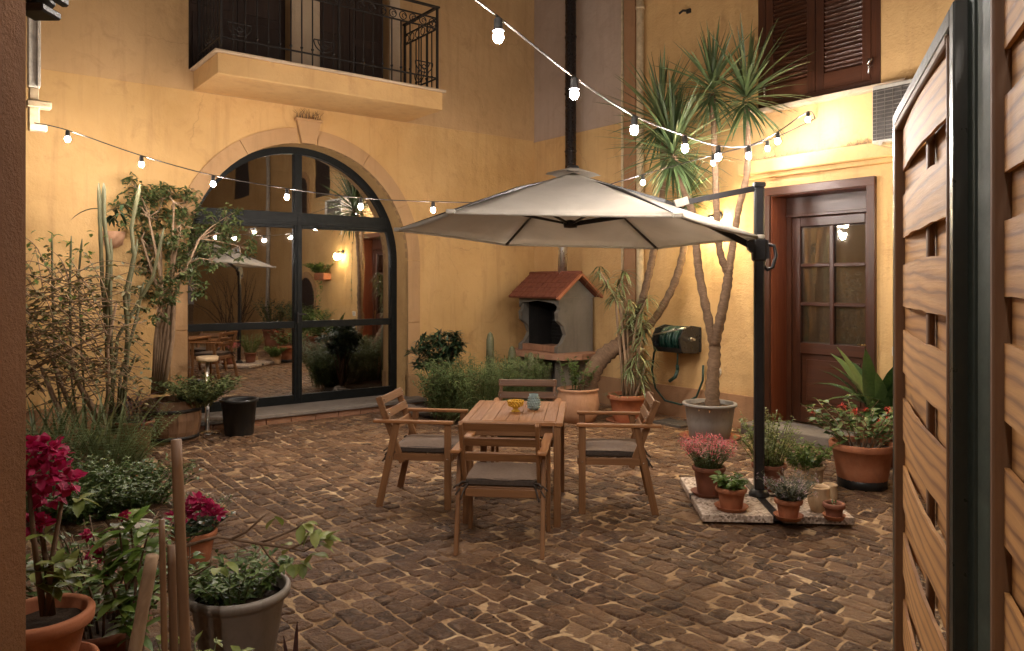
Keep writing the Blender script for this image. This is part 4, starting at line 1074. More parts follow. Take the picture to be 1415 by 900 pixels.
for dx, h in ((0, .98), (.28, .8), (.52, .72)):
    m = M(); n = 16; P = []; zz = [0, h*.3, h*.6, h*.9, h*.97, h]; rr = [.045, .05, .05, .045, .03, .004]
    for z, r in zip(zz, rr): P += [(dx+r*(1+.16*(j % 2))*math.cos(2*PI*j/n), r*(1+.16*(j % 2))*math.sin(2*PI*j/n), z) for j in range(n)]
    m.add(P, [(i*n+j, i*n+(j+1) % n, (i+1)*n+(j+1) % n, (i+1)*n+j) for i in range(5) for j in range(n)], True); m.build('column', 'cactus_skin', t)
t = thing('wooden_stake', 'short pointed wooden stake against the wall right of the arch', 'stake', PA(-1.75, -.12, 0), RA)
m = M(); m.prism([(-.02, 0), (.02, 0), (.02, .95), (0, 1.02), (-.02, .95)], 1, -.012, .012); m.build('shaft', 'bark_pale', t)

# --- parasol base pots
def potted(name, label, p, r, h, mat, saucer, taper=.74, rimh=.035, rim=.018):
    t = thing(name, label, 'potted plant', p); zt = pot(t, r, h, mat, rim, taper, True, saucer, rimh=rimh, wall=.01); return t, zt
t, zt = potted('potted_flowers', 'pink flowering plant in a brown pot on the back left slab', ground_at(979, 684, SLZ), .112, .205, 'terracotta_dark', 'terracotta_dark')
f, s_, fl = M(), M(), M(); tips = []; stems(f, s_, (0, 0, zt), .09, 80, .25, .12, 16, .034, .013, 'lance', .2, .003, .15, tips=tips, hv=.4)
for q in tips:
    for i in range(15): fl.leaf(q+rdir()*.026+Vector((0, 0, .004)), rdir(-.2, 1), U(.02, .032), .02, .3, 1, .3, 'oval')
f.build('foliage', 'leaf_mid', t); s_.build('stem', 'stem_green', t); fl.build('flowers', 'petal_pink', t)
t, zt = potted('potted_basil', 'bright green basil in an orange terracotta pot with wide saucer', ground_at(1010, 704, SLZ), .098, .145, 'terracotta', 'terracotta')
f, s_ = M(), M(); stems(f, s_, (0, 0, zt), .05, 20, .13, .09, 9, .055, .038, 'oval', .5, .003, .3, 3); f.build('foliage', 'leaf_bright', t); s_.build('stem', 'stem_green', t)
t, zt = potted('potted_herb', 'tall pale leaved herb in a brown pot just behind the parasol pole', ground_at(1062, 676, SLZ), .12, .2, 'terracotta_dark', None)
f, s_ = M(), M(); stems(f, s_, (0, 0, zt), .11, 62, .47, .17, 30, .03, .018, 'oval', .2, .003, .1, hv=.5); f.build('foliage', 'leaf_lime', t); s_.build('stem', 'stem_green', t)
t, zt = potted('potted_mint', 'bushy bright green herb in a cream clay pot right of the parasol pole', ground_at(1121, 674), .095, .19, 'cream_clay', None, .85)
f, s_ = M(), M(); stems(f, s_, (-.06, 0, zt), .1, 48, .26, .17, 20, .04, .026, 'oval', .3, .003, .1); f.build('foliage', 'leaf_bright', t); s_.build('stem', 'stem_green', t)
t, zt = potted('potted_lavender', 'grey green lavender with faded flowers in a small terracotta pot', ground_at(1089, 717, SLZ), .082, .125, 'terracotta', 'terracotta')
f, s_, fl = M(), M(), M(); tips = []; stems(f, s_, (0, 0, zt), .06, 95, .22, .15, 20, .034, .010, 'lance', .1, .002, .1, tips=tips, hv=.5)
for q in tips[::2]:
    for i in range(8): fl.leaf(q+Vector((0, 0, U(-.025, .015)))+rdir()*.008, rdir(-.2, 1), .018, .012, .1, 1, .3, 'oval')
f.build('foliage', 'leaf_grey', t); s_.build('stem', 'stem_green', t); fl.build('flowers', 'petal_lilac', t)
def jar(label, p, r, h):
    t = thing('clay_jar', label, 'pot', p, 0, 'empty cream jars by the parasol base'); m = M()
    m.lathe([(0, 0), (r*.7, 0), (r*.98, h*.35), (r*1.02, h*.6), (r*.9, h*.86), (r*.98, h*.93), (r*1.02, h), (r*.85, h), (r*.76, h*.88), (r*.8, h*.5), (0, h*.4)], (0, 0, 0), 28); m.build('body', 'cream_clay', t)
    m = M(); m.lathe([(r*.84, h*.6), (0, h*.62)], (0, 0, 0), 16); m.build('soil', 'soil', t)
jar('cream clay jar with a dark mouth behind the tiny terracotta pot', ground_at(1131, 706, SLZ), .075, .17)
jar('small cream clay jar half hidden at the far right of the jars', ground_at(1146, 697), .055, .15)
t, zt = potted('potted_seedling', 'tiny square sided terracotta pot with a seedling at the slab corner', ground_at(1152, 717, SLZ), .062, .095, 'terracotta_dark', 'terracotta', .8)
f = M(); cluster(f, (0, 0, zt+.02), .03, 16, .022, .012); f.build('foliage', 'leaf_mid', t)
t, zt = potted('potted_geranium', 'sparse red geranium in a large ribbed terracotta pot by the wooden door', ground_at(1191, 672), .235, .36, 'terracotta', None, .76, .055, .035)
m = M(); m.lathe([(.0, .001), (.19, .001), (.19, .075), (.184, .08)], (0, 0, 0), 32); m.build('base_ring', 'black_plastic', t)
f, s_, fl = M(), M(), M(); tips = []; stems(f, s_, (0, 0, zt), .17, 34, .42, .34, 13, .062, .05, 'oval', .5, .006, .25, 3, .6, .9, .5, tips)
for q, rr in list(zip(R.sample(tips, 5), (.02, .022, .018, .02, .024)))+[(Vector((.09, -.17, zt+.22)), .036)]:
    for i in range(26): fl.leaf(q+rdir()*rr+Vector((0, 0, .02)), rdir(-.3, 1), .028, .026, .2, 1, .3, 'oval')
f.build('foliage', 'leaf_mid', t); s_.build('stem', 'bark_pale', t); fl.build('flowers', 'petal_red', t)
t, zt = potted('potted_aspidistra', 'broad leaved aspidistra in a dark pot behind the red geranium', Vector((3.42, 6.95, 0)), .24, .4, 'terracotta_dark', None)
f = M()
for i in range(40): a = U(0, 2*PI); f.leaf((U(-.1, .1), U(-.1, .1), zt), (math.cos(a)*.6, math.sin(a)*.6, U(.6, 1.6)), U(.6, .92), U(.11, .15), U(.6, 1.6), 7, .25, 'oval')
f.build('foliage', 'leaf_aspidistra', t)
t = thing('drain_cover', 'dark metal drain cover set in the paving by the wall', 'drain cover', ground_at(932, 587, .0), RB)
m = M(); m.box((0, 0, .018), (.42, .3, .03), None, .004)
for i in range(7): m.box((-.17+.056*i, 0, .035), (.02, .25, .008))
m.build('grating', 'ac_dark', t)
t = thing('creeper', 'thin leafy creeper tendrils on the wall right of the wooden door', 'creeper', PB(5.55, -.02, 1.2), RB)
f, s_ = M(), M(); pts = [(U(-.02, .02), -.01-.01*(k % 2), .17*k) for k in range(9)]; s_.tube(pts, .004, 5)
for k in range(1, 9):
    for j in range(5): f.leaf(Vector(pts[k]), (U(-1, 1), -.25, U(-.7, .5)), U(.06, .12), .016, .4, 3, .2, 'lance')
s_.build('stem', 'bark_dark', t); f.build('foliage', 'leaf_yucca', t)

# --- barrel with multi-stemmed ficus
o = Vector((-3.56, 7.95, 0)); t = thing('wooden_barrel', 'half barrel of old staves with iron hoops beside the arched door', 'barrel', o)
m = M(); n = 20; prof = [(.24, 0), (.275, .12), (.29, .24), (.285, .36), (.27, .44)]
for j in range(n):
    a0, a1 = 2*PI*j/n+.008, 2*PI*(j+1)/n-.008; P = []
    for r, z in prof+[(p[0]-.025, p[1]) for p in prof[::-1]]: P += [(r*math.cos(a0), r*math.sin(a0), z), (r*math.cos(a1), r*math.sin(a1), z)]
    k = len(P)//2; m.add(P, [(2*i, 2*i+1, (2*i+3) % (2*k), (2*i+2) % (2*k)) for i in range(k)], False, None, [(p[2], p[0], p[1]) for p in P])
m.build('staves', 'barrel_wood', t)
for z, r in ((.06, .262), (.34, .289)): m = M(); m.lathe([(r, -.018), (r+.004, -.018), (r+.006, .018), (r, .018)], (0, 0, z), 28); m.build('hoop', 'iron', t)
m = M(); m.lathe([(.25, .38), (0, .4)], (0, 0, 0), 20); m.build('soil', 'soil', t)
o = Vector((-3.72, 8.1, .38)); t = thing('ficus_tree', 'slender many stemmed ficus tree rising out of the barrel', 'tree', o)
m, f = M(), M(); Yb = 8.05
tops = []
for k, (bx, mx_, tx, ty) in enumerate(((214, 222, 222, 330), (218, 232, 250, 310), (222, 238, 262, 360), (216, 226, 205, 300), (224, 244, 275, 330), (220, 236, 240, 280), (212, 218, 195, 330))):
    yy = Yb+U(-.15, .2); p = [at(bx, 545, Yb), at(mx_-6+U(-4, 4), 470, Yb), at(mx_+U(-4, 4), 410, yy), at((mx_+tx)/2, (400+ty)/2, yy), at(tx, ty, yy)]
    m.tube(local(p, o), [.03, .026, .02, .014, .008], 7); tops += p[3:]
clump = [(190, 262), (200, 280), (225, 275), (240, 268), (255, 280), (262, 300), (240, 300), (215, 300), (198, 310), (185, 300), (225, 325), (250, 325), (272, 318), (285, 340), (300, 310), (312, 300), (316, 320), (262, 350), (240, 352), (215, 350), (250, 376), (270, 370), (262, 395), (236, 385), (208, 375), (228, 404), (292, 360), (330, 340), (205, 400), (180, 280), (205, 335), (276, 335), (218, 425), (205, 345)]
for cx_, cy_ in clump:
    c = at(cx_, cy_, Yb+U(-.3, .3))-o; near = min(tops, key=lambda q: (q-o-c).length)-o
    m.tube([near, (near+c)/2+rdir()*.05, c], [.009, .004], 5)
    for k in range(7):
        cc = c+rdir()*.13; m.tube([c, cc], [.004, .002], 4)
        for i in range(15): p = cc+rdir()*U(.01, .08); f.leaf(p, rdir(-.8, .9), U(.045, .075), .028, .5, 2, .3, 'oval', None, U(-1, 1))
m.build('trunk', 'bark_pale', t); f.build('crown', 'leaf_ficus', t)
o = Vector((-3.2, 7.93, .39)); t = thing('leafy_bush', 'small rounded leafy bush spilling over the right rim of the barrel', 'shrub', o)
f, s_ = M(), M(); stems(f, s_, (-.06, 0, -.02), .12, 85, .36, .36, 26, .045, .03, 'oval', .5, .004, .15); f.build('foliage', 'leaf_ficus', t); s_.build('stem', 'stem_green', t)
o = Vector((-3.72, 7.5, 0)); t, zt = potted('purple_plant', 'dark purple spiky leaved plant in front of the barrel', o, .17, .3, 'terracotta_dark', None)
f = M()
for i in range(120):
    a = U(0, 2*PI); f.leaf((U(-.16, .16), U(-.1, .1), zt+U(0, .28)), (math.cos(a), math.sin(a), U(-.5, 1.1)), U(.14, .26), .034, U(.4, 1.2), 3, .3, 'lance')
f.build('foliage', 'leaf_purple', t)
t = thing('bucket', 'black plastic bucket on the paving in front of the arched door', 'bucket', Vector((-2.98, 8.3, 0)))
m = M(); m.lathe([(0, 0), (.145, 0), (.15, .01), (.185, .36), (.2, .362), (.205, .39), (.19, .395), (.18, .37), (.14, .03), (0, .03)], (0, 0, 0), 30); m.build('body', 'black_plastic', t)
t = thing('ashtray_stand', 'slim chrome pedestal with a white round top behind the barrel bush', 'stand', Vector((-3.36, 8.38, 0)))
m = M(); m.lathe([(0, 0), (.13, 0), (.13, .015), (.03, .03), (.022, .05), (.022, .8), (0, .8)], (0, 0, 0), 20); m.build('pedestal', 'chrome', t)
m = M(); m.lathe([(.0, .79), (.1, .79), (.115, .81), (.115, .845), (.105, .85), (0, .845)], (0, 0, 0), 24); m.build('top', 'cream_clay', t)
t = thing('paper_bag', 'small white and red printed bag on the paving right of the bucket', 'bag', ground_at(361, 574), .5)
m = M(); m.add([(-.06, -.04, 0), (.06, -.04, 0), (.06, .04, 0), (-.06, .04, 0), (-.05, -.02, .15), (.055, -.015, .14), (.05, .015, .16), (-.055, .02, .15), (-.065, -.05, .07), (.065, -.045, .08), (.062, .045, .08), (-.062, .045, .075)], [(0, 1, 9, 8), (1, 2, 10, 9), (2, 3, 11, 10), (3, 0, 8, 11), (8, 9, 5, 4), (9, 10, 6, 5), (10, 11, 7, 6), (11, 8, 4, 7), (4, 5, 6, 7)]); m.build('bag', 'white_paint', t)
m = M(); m.box((.0, -.05, .07), (.09, .006, .06)); m.box((-.01, -.036, .13), (.06, .006, .02)); m.build('print', 'red_print', t)

# --- tall columnar euphorbia by the left wall
o = ground_at(160, 625); t = thing('euphorbia', 'tall pale green columnar euphorbia with bare upright stems by the left wall', 'cactus', o)
m = M(); Yb = o.y
for pl, r in (([(150, 600), (147, 463), (141, 391), (138, 315), (136, 253)], .026), ([(158, 600), (146, 440), (149, 353), (143, 300), (143, 253)], .028), ([(168, 600), (177, 474), (172, 410), (185, 353), (181, 315), (193, 255)], .027), ([(150, 600), (162, 466), (190, 420), (211, 383), (226, 315)], .024), ([(160, 600), (166, 520), (187, 445), (198, 390)], .022), ([(170, 600), (172, 520), (178, 400), (190, 330)], .022), ([(152, 600), (154, 500), (152, 420), (153, 330)], .024), ([(165, 600), (168, 538), (187, 490)], .02), ([(110, 610), (98, 520), (96, 400), (98, 326)], .015), ([(120, 610), (112, 480), (108, 380), (113, 330)], .014), ([(90, 610), (75, 500), (72, 400), (71, 322)], .015)):
    yy = Yb+U(-.35, .15); pts = [at(x, y, Yb+(yy-Yb)*min(1, i/2)) -o for i, (x, y) in enumerate(pl)]; sm = []
    for i in range(len(pts)-1):
        for k in range(5): sm.append(pts[i].lerp(pts[i+1], k/5))
    sm.append(pts[-1]); n = 10; kk = len(sm)
    r *= .72; m.tube(sm, [r*(1+.08*(-1)**i)*(1 if i < kk-1 else .35) for i in range(kk)], 8)
m.build('stem', 'cactus_skin', t)
f = M()
for c in ((160, 290), (170, 283), (152, 298), (166, 296)):
    for i in range(7): f.leaf(at(c[0], c[1], Yb)-o, rdir(-.6, .6), .14, .035, .9, 4, .3, 'oval')
f.leaf(at(143, 290, Yb)-o, (-1, -.1, .35), .34, .05, 1.2, 6, .3, 'lance')
f.build('leaf', 'leaf_dark', t)

# --- bougainvillea tangle
o = ground_at(110, 635); t = thing('bougainvillea', 'woody tangle of thin arching bougainvillea branches at the left wall', 'shrub', o)
m, f = M(), M(); Yb = o.y
for pl, r in (([(142, 640), (140, 590), (128, 565), (108, 530), (95, 490)], .04), ([(100, 640), (90, 590), (70, 540), (55, 505)], .035), ([(110, 640), (100, 570), (80, 520), (66, 480)], .03), ([(142, 590), (150, 540), (148, 480), (160, 420)], .025)):
    m.tube([at(x, y, Yb+U(-.08, .08))-o for x, y in pl], [r, r*.45], 8)
m.tube([at(30, 517, Yb-.3)-o, at(90, 487, Yb-.25)-o, at(150, 455, Yb-.2)-o, at(202, 444, Yb-.1)-o], [.016, .005], 6)
for i in range(210):
    sx, sy = U(20, 150), U(385, 560); yy = Yb+U(-.55, .3); L = U(80, 190); a = R.choice((U(-.3, .9), U(PI-1.2, PI+.3), U(PI-1.4, PI)))
    p0 = at(sx, sy, yy); pts = [p0]; x, y = sx, sy; dx, dy = math.cos(a), -abs(math.sin(a))*.9-.15; cv = U(.1, .26)
    for k in range(8):
        x += dx*L/8; y += dy*L/8; dy += cv; dx += U(-.16, .16)
        if x > 205 or y > 590: break
        pts.append(at(max(2, x), y, yy+U(-.03, .03)))
    if len(pts) < 3: continue
    m.tube(local(pts, o), [.0055, .002], 5)
    for q in pts[1:]:
        for k in range(R.choice((0, 1, 1, 2, 3))): f.leaf(q-o, rdir(-.6, .6), U(.035, .065), .03, .5, 2, .3, 'oval', None, U(-1, 1))
m.build('branches', 'bark_pale', t); f.build('foliage', 'leaf_olive', t)
f = M()
for i in range(130):
    q = at(U(38, 150)*U(.75, 1), U(318, 470), Yb+U(-.4, .3))-o; f.leaf(q, rdir(-.6, .6), U(.05, .08), .04, .5, 2, .3, 'oval')
f.build('green_leaves', 'leaf_bright', t)

# --- ferns and low plants of the left bed
def fern(label, p, n, L, upr, mat='leaf_fern'):
    t = thing('fern', label, 'fern', p); f = M(); s_ = M()
    for i in range(n):
        a = U(0, 2*PI); l = L*U(.7, 1.1); d = Vector((math.cos(a), math.sin(a), U(*upr))).normalized(); q = Vector((math.cos(a)*.05, math.sin(a)*.05, 0)); pts = [q]; dd = d.copy()
        K = 17
        for k in range(K):
            q = q+dd*(l/K); dd = (dd+Vector((0, 0, -.03))).normalized(); pts.append(q)
            sd = dd.cross(Vector((0, 0, 1)))
            if sd.length < .01: sd = Vector((1, 0, 0))
            sd.normalize(); w_ = .09*math.sin(PI*(.12+.88*k/K))**.7+.008
            vv = min(1, max(0, R.gauss(.5, .25)))
            for s2 in (-1, 1): f.leaf(q, sd*s2+dd*.35+Vector((0, 0, .1)), w_*U(.85, 1.1), .026, .3, 1, .1, 'oval', vv)
        s_.tube(pts[::4]+[pts[-1]], [.003, .001], 4)
    f.build('fronds', mat, t); s_.build('stalk', 'stem_green', t)
fern('upright sword fern at the foot of the euphorbia in the left bed', ground_at(150, 660), 48, .72, (1.2, 3.2))
fern('upright sword fern next to the left pillar under the bougainvillea tangle', ground_at(75, 672), 44, .74, (1.2, 3.2))
fern('leaning sword fern in the left bed nearest the barrel', ground_at(185, 640), 34, .6, (.6, 2.4))
o = ground_at(100, 648); t = thing('aloe', 'cluster of long narrow aloe leaves behind the ferns of the left bed', 'plant', o)
f = M()
for i in range(55): a = U(0, 2*PI); f.leaf((U(-.45, .45), U(-.15, .15), .1), (math.cos(a)*.6, math.sin(a)*.5, U(.9, 1.9)), U(.5, .8), .035, U(.3, .9), 5, .4, 'lance')
f.build('foliage', 'leaf_drac', t)
for lb, px_, py_, h, n, sp, mt, L in (('dark small leaved bush beside the white bowl rim in the left bed', 182, 700, .34, 80, .28, 'leaf_mid', .045), ('dense dark bush below the sword ferns near the left pillar', 115, 715, .36, 90, .35, 'leaf_mid', .055), ('trailing green bush low against the left pillar', 62, 712, .42, 60, .25, 'leaf_mid', .045)):
    o = ground_at(px_, py_); t = thing('bed_bush', lb, 'shrub', o); f, s_ = M(), M()
    stems(f, s_, (0, 0, .0), .22, n, h, sp, 34, L, L*.5, 'oval', .4, .004, .05); f.build('foliage', mt, t); s_.build('stem', 'stem_green', t)
t = thing('white_bowl', 'white shallow plant bowl half hidden in the left bed foliage', 'bowl', ground_at(188, 736)); m = M(); m.lathe([(0, 0), (.06, 0), (.10, .055), (.108, .06), (.1, .058), (.056, .012), (0, .012)], (0, 0, .0), 28); m.build('body', 'white_paint', t)

# --- foreground left
o = Vector((-1.50, 2.42, 0)); t = thing('plant_stand', 'wooden plant stand under the near terracotta pots by the pillar', 'stand', o)
m = M(); m.lathe([(0, .25), (.17, .25), (.17, .275), (0, .275)], (0, 0, 0), 24); m.build('top', 'bark_dark', t)
for k in range(3): a = 2*PI*k/3; m = M(); m.bar((.12*math.cos(a), .12*math.sin(a), 0), (.1*math.cos(a), .1*math.sin(a), .25), .03, .03); m.build('leg', 'bark_dark', t)
t = thing('terracotta_pot', 'lower terracotta pot of the stack beside the left pillar', 'pot', o+Vector((.03, -.01, .275)), 0, 'stacked pots by the pillar')
m = M(); m.lathe([(0, 0), (.09, 0), (.1, .01), (.125, .13), (.14, .132), (.143, .175), (.13, .178), (.12, .13), (.09, .02), (0, .02)], (0, 0, 0), 32); m.build('body', 'terracotta', t)
t, zt = potted('potted_bougainvillea', 'magenta bougainvillea in the near terracotta pot beside the left pillar', o+Vector((0, 0, .405)), .138, .2, 'terracotta', None, .68, .045, .026)
s_, f, fl = M(), M(), M(); lo = o+Vector((0, 0, .405))
for pl in ([(72, 850, 2.42), (62, 770, 2.42), (52, 700, 2.45), (60, 640, 2.5)], [(60, 850, 2.42), (48, 760, 2.38), (40, 680, 2.4), (45, 620, 2.42)], [(66, 850, 2.42), (70, 780, 2.4), (84, 700, 2.45), (90, 650, 2.5)]): s_.tube(local([at(*p) for p in pl], lo), [.011, .004], 7)
for cx_, cy_, r, n in ((50, 625, .045, 40), (72, 628, .04, 34), (60, 655, .05, 40), (85, 662, .045, 36), (98, 668, .03, 20), (45, 665, .045, 36), (70, 690, .035, 20), (46, 724, .028, 22), (58, 730, .02, 10), (40, 690, .03, 14), (46, 605+10, .03, 18)):
    cluster(fl, at(cx_, cy_, 2.42)-lo, r, n, .034, .03)
for cx_, cy_, n in ((60, 790, 9), (75, 780, 8), (88, 800, 7), (52, 810, 8), (70, 812, 6), (95, 785, 4), (45, 790, 5), (110, 690, 4), (60, 740, 4)):
    for i in range(n): f.leaf(at(cx_, cy_, 2.42+U(-.05, .04))-lo, rdir(-.3, .9), U(.05, .08), .036, .5, 3, .3, 'oval')
s_.build('stem', 'bark_dark', t); f.build('foliage', 'leaf_lime', t); fl.build('flowers', 'petal_magenta', t)
o = Vector((-1.62, 3.0, 0)); t, zt = potted('crown_of_thorns', 'thorny small leaved plant with single red flowers beside the bamboo stakes', o, .17, .32, 'terracotta_dark', None)
s_, f, fl = M(), M(), M()
tips = []
stems(f, s_, (0, 0, zt), .15, 46, .42, .33, 15, .058, .022, 'oval', .4, .006, .25, 3, tips=tips)
for cx_, cy_, r in ((130, 765, .022), (138, 769, .018), (152, 792, .016), (120, 740, .01), (170, 715, .009)): cluster(fl, at(cx_, cy_, 2.72)-o, r, 22, .02, .018)
s_.build('stem', 'bark_dark', t); f.build('foliage', 'leaf_mid', t); fl.build('flowers', 'petal_magenta', t)
o = Vector((-1.38, 2.72, 0)); t, zt = potted('lemon_shrub', 'broad leaved young shrub with glossy green leaves left of the bamboo stakes', o, .13, .24, 'terracotta_dark', None)
s_, f = M(), M()
for pl in ([(185, 870), (172, 800), (165, 735)], [(180, 870), (190, 790), (205, 735)], [(176, 870), (150, 800), (140, 745)], [(188, 870), (185, 780), (180, 720)]):
    pts = [at(x, y, 2.7+U(-.1, .1))-o for x, y in pl]; s_.tube([Vector((0, 0, zt))]+pts, [.007, .003], 6)
    for q in (pts[0], pts[0].lerp(pts[1], .5), pts[1], pts[1].lerp(pts[2], .5), pts[2]):
        for i in range(6): f.leaf(q+rdir()*.02, rdir(-.3, .8), U(.07, .12), .042, .6, 4, .3, 'oval')
s_.build('stem', 'bark_dark', t); f.build('foliage', 'leaf_bright', t)
def stake(label, p0, p1, r, mt='bamboo'):
    p0, p1 = Vector(p0), Vector(p1); base = Vector((p1.x+(p1.x-p0.x)*(p1.z/(p0.z-p1.z)), p1.y, 0)); t = thing('garden_stake', label, 'stake', base, 0, 'stakes in the left foreground')
    m = M(); K = 14; pts = [(base.lerp(p0, k/K))-base for k in range(K+1)]; m.tube(pts, [r*(1+(.09 if k % 3 == 0 else 0)) for k in range(K+1)], 12); m.build('cane', mt, t)
stake('tallest thick bamboo stake in front of the magenta geranium', at(243, 608, 2.3), at(256, 900, 2.3), .0155)
stake('thin dark stake just left of the tall bamboo stake', at(223, 718, 2.3), at(227, 900, 2.3), .009)
stake('short stake squeezed between the thin stake and the tall bamboo', at(236, 754, 2.36), at(240, 900, 2.36), .012)
stake('stout slanted sawn branch standing left of the bamboo stakes', at(210, 768, 2.45), at(186, 900, 2.45), .02, 'bark_pale')
# grey pot with geranium
o = Vector((-1.18, 3.28, 0)); t = thing('potted_geranium', 'dark leafy geranium in the large beige plastic pot in the foreground', 'potted plant', o)
m = M(); m.lathe([(0, 0), (.14, 0), (.145, .01), (.19, .28), (.194, .285), (.2, .3), (.214, .305), (.218, .33), (.212, .342), (.198, .342), (.193, .33), (.185, .27), (.14, .2)], (0, 0, 0), 44); m.build('pot', 'beige_plastic', t)
m = M(); m.lathe([(.19, .285), (0, .3)], (0, 0, 0), 20); m.build('soil', 'soil', t)
f, s_ = M(), M(); stems(f, s_, (-.02, 0, .28), .12, 44, .2, .15, 20, .048, .02, 'oval', .4, .004, .1, 3); f.build('foliage', 'leaf_mid', t); s_.build('stem', 'stem_green', t)
# bare twig with yellowish leaves
o = at(250, 900, 2.75); o.z = 0; t = thing('young_fig', 'thin bent branch with yellow green leaves reaching over the beige pot', 'young tree', o)
s_, f = M(), M(); Yb = 2.75
for pl, r in (([(250, 1040), (246, 900), (245, 800), (248, 757), (300, 742), (350, 750), (400, 758), (432, 745)], .008), ([(352, 752), (375, 745), (410, 730), (418, 722)], .005), ([(320, 745), (340, 735), (362, 715), (372, 708)], .005), ([(360, 753), (372, 770), (385, 782), (395, 785)], .004), ([(400, 757), (420, 762), (440, 752)], .004), ([(248, 795), (270, 795), (290, 782), (292, 770)], .004), ([(262, 750), (262, 770), (258, 790)], .003)):
    s_.tube(local([at(x, y, Yb+.02*math.sin(i*2)) for i, (x, y) in enumerate(pl)], o), [r, r*.55], 7)
for cx_, cy_, n in ((378, 713, 2), (420, 725, 3), (440, 748, 5), (450, 745, 3), (428, 768, 3), (395, 783, 2), (412, 778, 3), (300, 785, 2), (310, 780, 1), (400, 757, 2), (430, 738, 3)):
    for i in range(n): f.leaf(at(cx_+U(-4, 4), cy_+U(-4, 4), Yb)-o, Vector((U(-.5, 1), U(-.6, .6), U(-.5, .5))), U(.05, .085), .036, .6, 4, .3, 'oval')
s_.build('stem', 'bark_dark', t); f.build('foliage', 'leaf_lime', t)
# magenta geranium and white flowers
o = ground_at(268, 775); t, zt = potted('potted_geranium', 'magenta flowering geranium behind the tall bamboo stake', o, .12, .18, 'terracotta', None)
f, s_, fl = M(), M(), M(); stems(f, s_, (0, 0, zt), .1, 26, .14, .13, 12, .05, .035, 'oval', .4, .004, .1)
for cx_, cy_, r in ((260, 700, .05), (275, 705, .05), (290, 708, .045), (270, 692, .045), (300, 712, .03), (238, 716, .03), (255, 712, .045), (284, 698, .04)): cluster(fl, at(cx_, cy_, o.y)-o, r, 30, .04, .034, flat=.7)
f.build('foliage', 'leaf_dark', t); s_.build('stem', 'stem_green', t); fl.build('flowers', 'petal_magenta', t)
o = ground_at(276, 752); t, zt = potted('potted_alyssum', 'tiny white flowered plant just behind the magenta geranium', o, .1, .16, 'terracotta', None)
f, s_, fl = M(), M(), M(); tips = []; stems(f, s_, (0, 0, zt), .08, 24, .2, .12, 10, .03, .014, 'oval', .3, .003, .1, tips=tips)
for q in tips:
    for i in range(8): fl.leaf(q+rdir()*.016, rdir(0, 1), .014, .012, .1, 1, .2, 'oval')
f.build('foliage', 'leaf_mid', t); s_.build('stem', 'stem_green', t); fl.build('flowers', 'petal_white', t)
# low things at the bottom edge
o = at(450, 985, 2.5); o.z = 0; t, zt = potted('cordyline', 'dark purple sword leaves poking up at the bottom edge', o, .12, .2, 'terracotta_dark', None)
f = M()
for p0, p1 in (((405, 960), (410, 858)), ((400, 960), (392, 878)), ((440, 960), (520, 880)), ((420, 960), (470, 895)), ((410, 970), (350, 905))):
    a, b = at(*p0, 2.5)-o, at(*p1, 2.45)-o; f.leaf(a, b-a, (b-a).length, .028, .12, 6, .4, 'lance')
    f.leaf(Vector((0, 0, zt)), a-Vector((0, 0, zt)), (a-Vector((0, 0, zt))).length, .03, 0, 2, .3, 'strap')
f.build('foliage', 'leaf_purple', t)
o = at(272, 1000, 2.5); o.z = 0; t, zt = potted('lime_plant', 'lime green leafy plant at the bottom edge under the beige pot', o, .12, .2, 'terracotta_dark', None)
f, s_ = M(), M(); stems(f, s_, (0, 0, zt), .08, 14, .33, .1, 12, .05, .03, 'oval', .4, .004, .3); f.build('foliage', 'leaf_lime', t); s_.build('stem', 'stem_green', t)

# --- plants along the right front beyond the gate (seen mirrored in the glass door)
for lb, x, h, mt in (('dark bushy plant in a tall pot by the small arched door', 7.3, .8, 'leaf_dark'), ('dark bushy plant in a tall pot right of the globe lamp', 6.5, .7, 'leaf_mid'), ('wide bushy plant in a tall pot beyond the small arched door', 9.0, .9, 'leaf_dark')):
    p = PB(x, -.5); t, zt = potted('potted_bush', lb, p, .26, .5, 'terracotta_dark', None); f, s_ = M(), M()
    stems(f, s_, (0, 0, zt), .2, 40, h, .35, 22, .09, .04, 'oval', .5, .006, .1); f.build('foliage', mt, t); s_.build('stem', 'stem_green', t)
t = thing('hanging_planter', 'wall planter with trailing green foliage right of the globe lamp', 'planter', PB(6.9, 0, 1.75), RB)
m = M(); m.box((0, -.12, .06), (.5, .2, .16), None, .02); m.build('trough', 'terracotta', t)
f, s_ = M(), M(); stems(f, s_, (0, -.12, .14), .2, 40, .3, .3, 22, .06, .04, 'oval', .5, .004, .1)
for i in range(60): f.leaf((U(-.2, .25), -.2+U(-.06, .06), U(-.6, .1)), rdir(), .06, .035, .5, 2, .3, 'oval')
f.build('foliage', 'leaf_bright', t); s_.build('stem', 'stem_green', t)
t = thing('bare_shrub', 'bare branching shrub against the far end of the right front', 'shrub', PB(12, -.6)); m = M()
for i in range(26):
    a = U(0, 2*PI); p = Vector((0, 0, 0)); pts = [p]; d = Vector((math.cos(a)*.5, math.sin(a)*.5, 1))
    for k in range(6): p = p+d.normalized()*.36; d += rdir()*.4; pts.append(p)
    m.tube(pts, [.018, .004], 5)
m.build('branches', 'bark_dark', t)

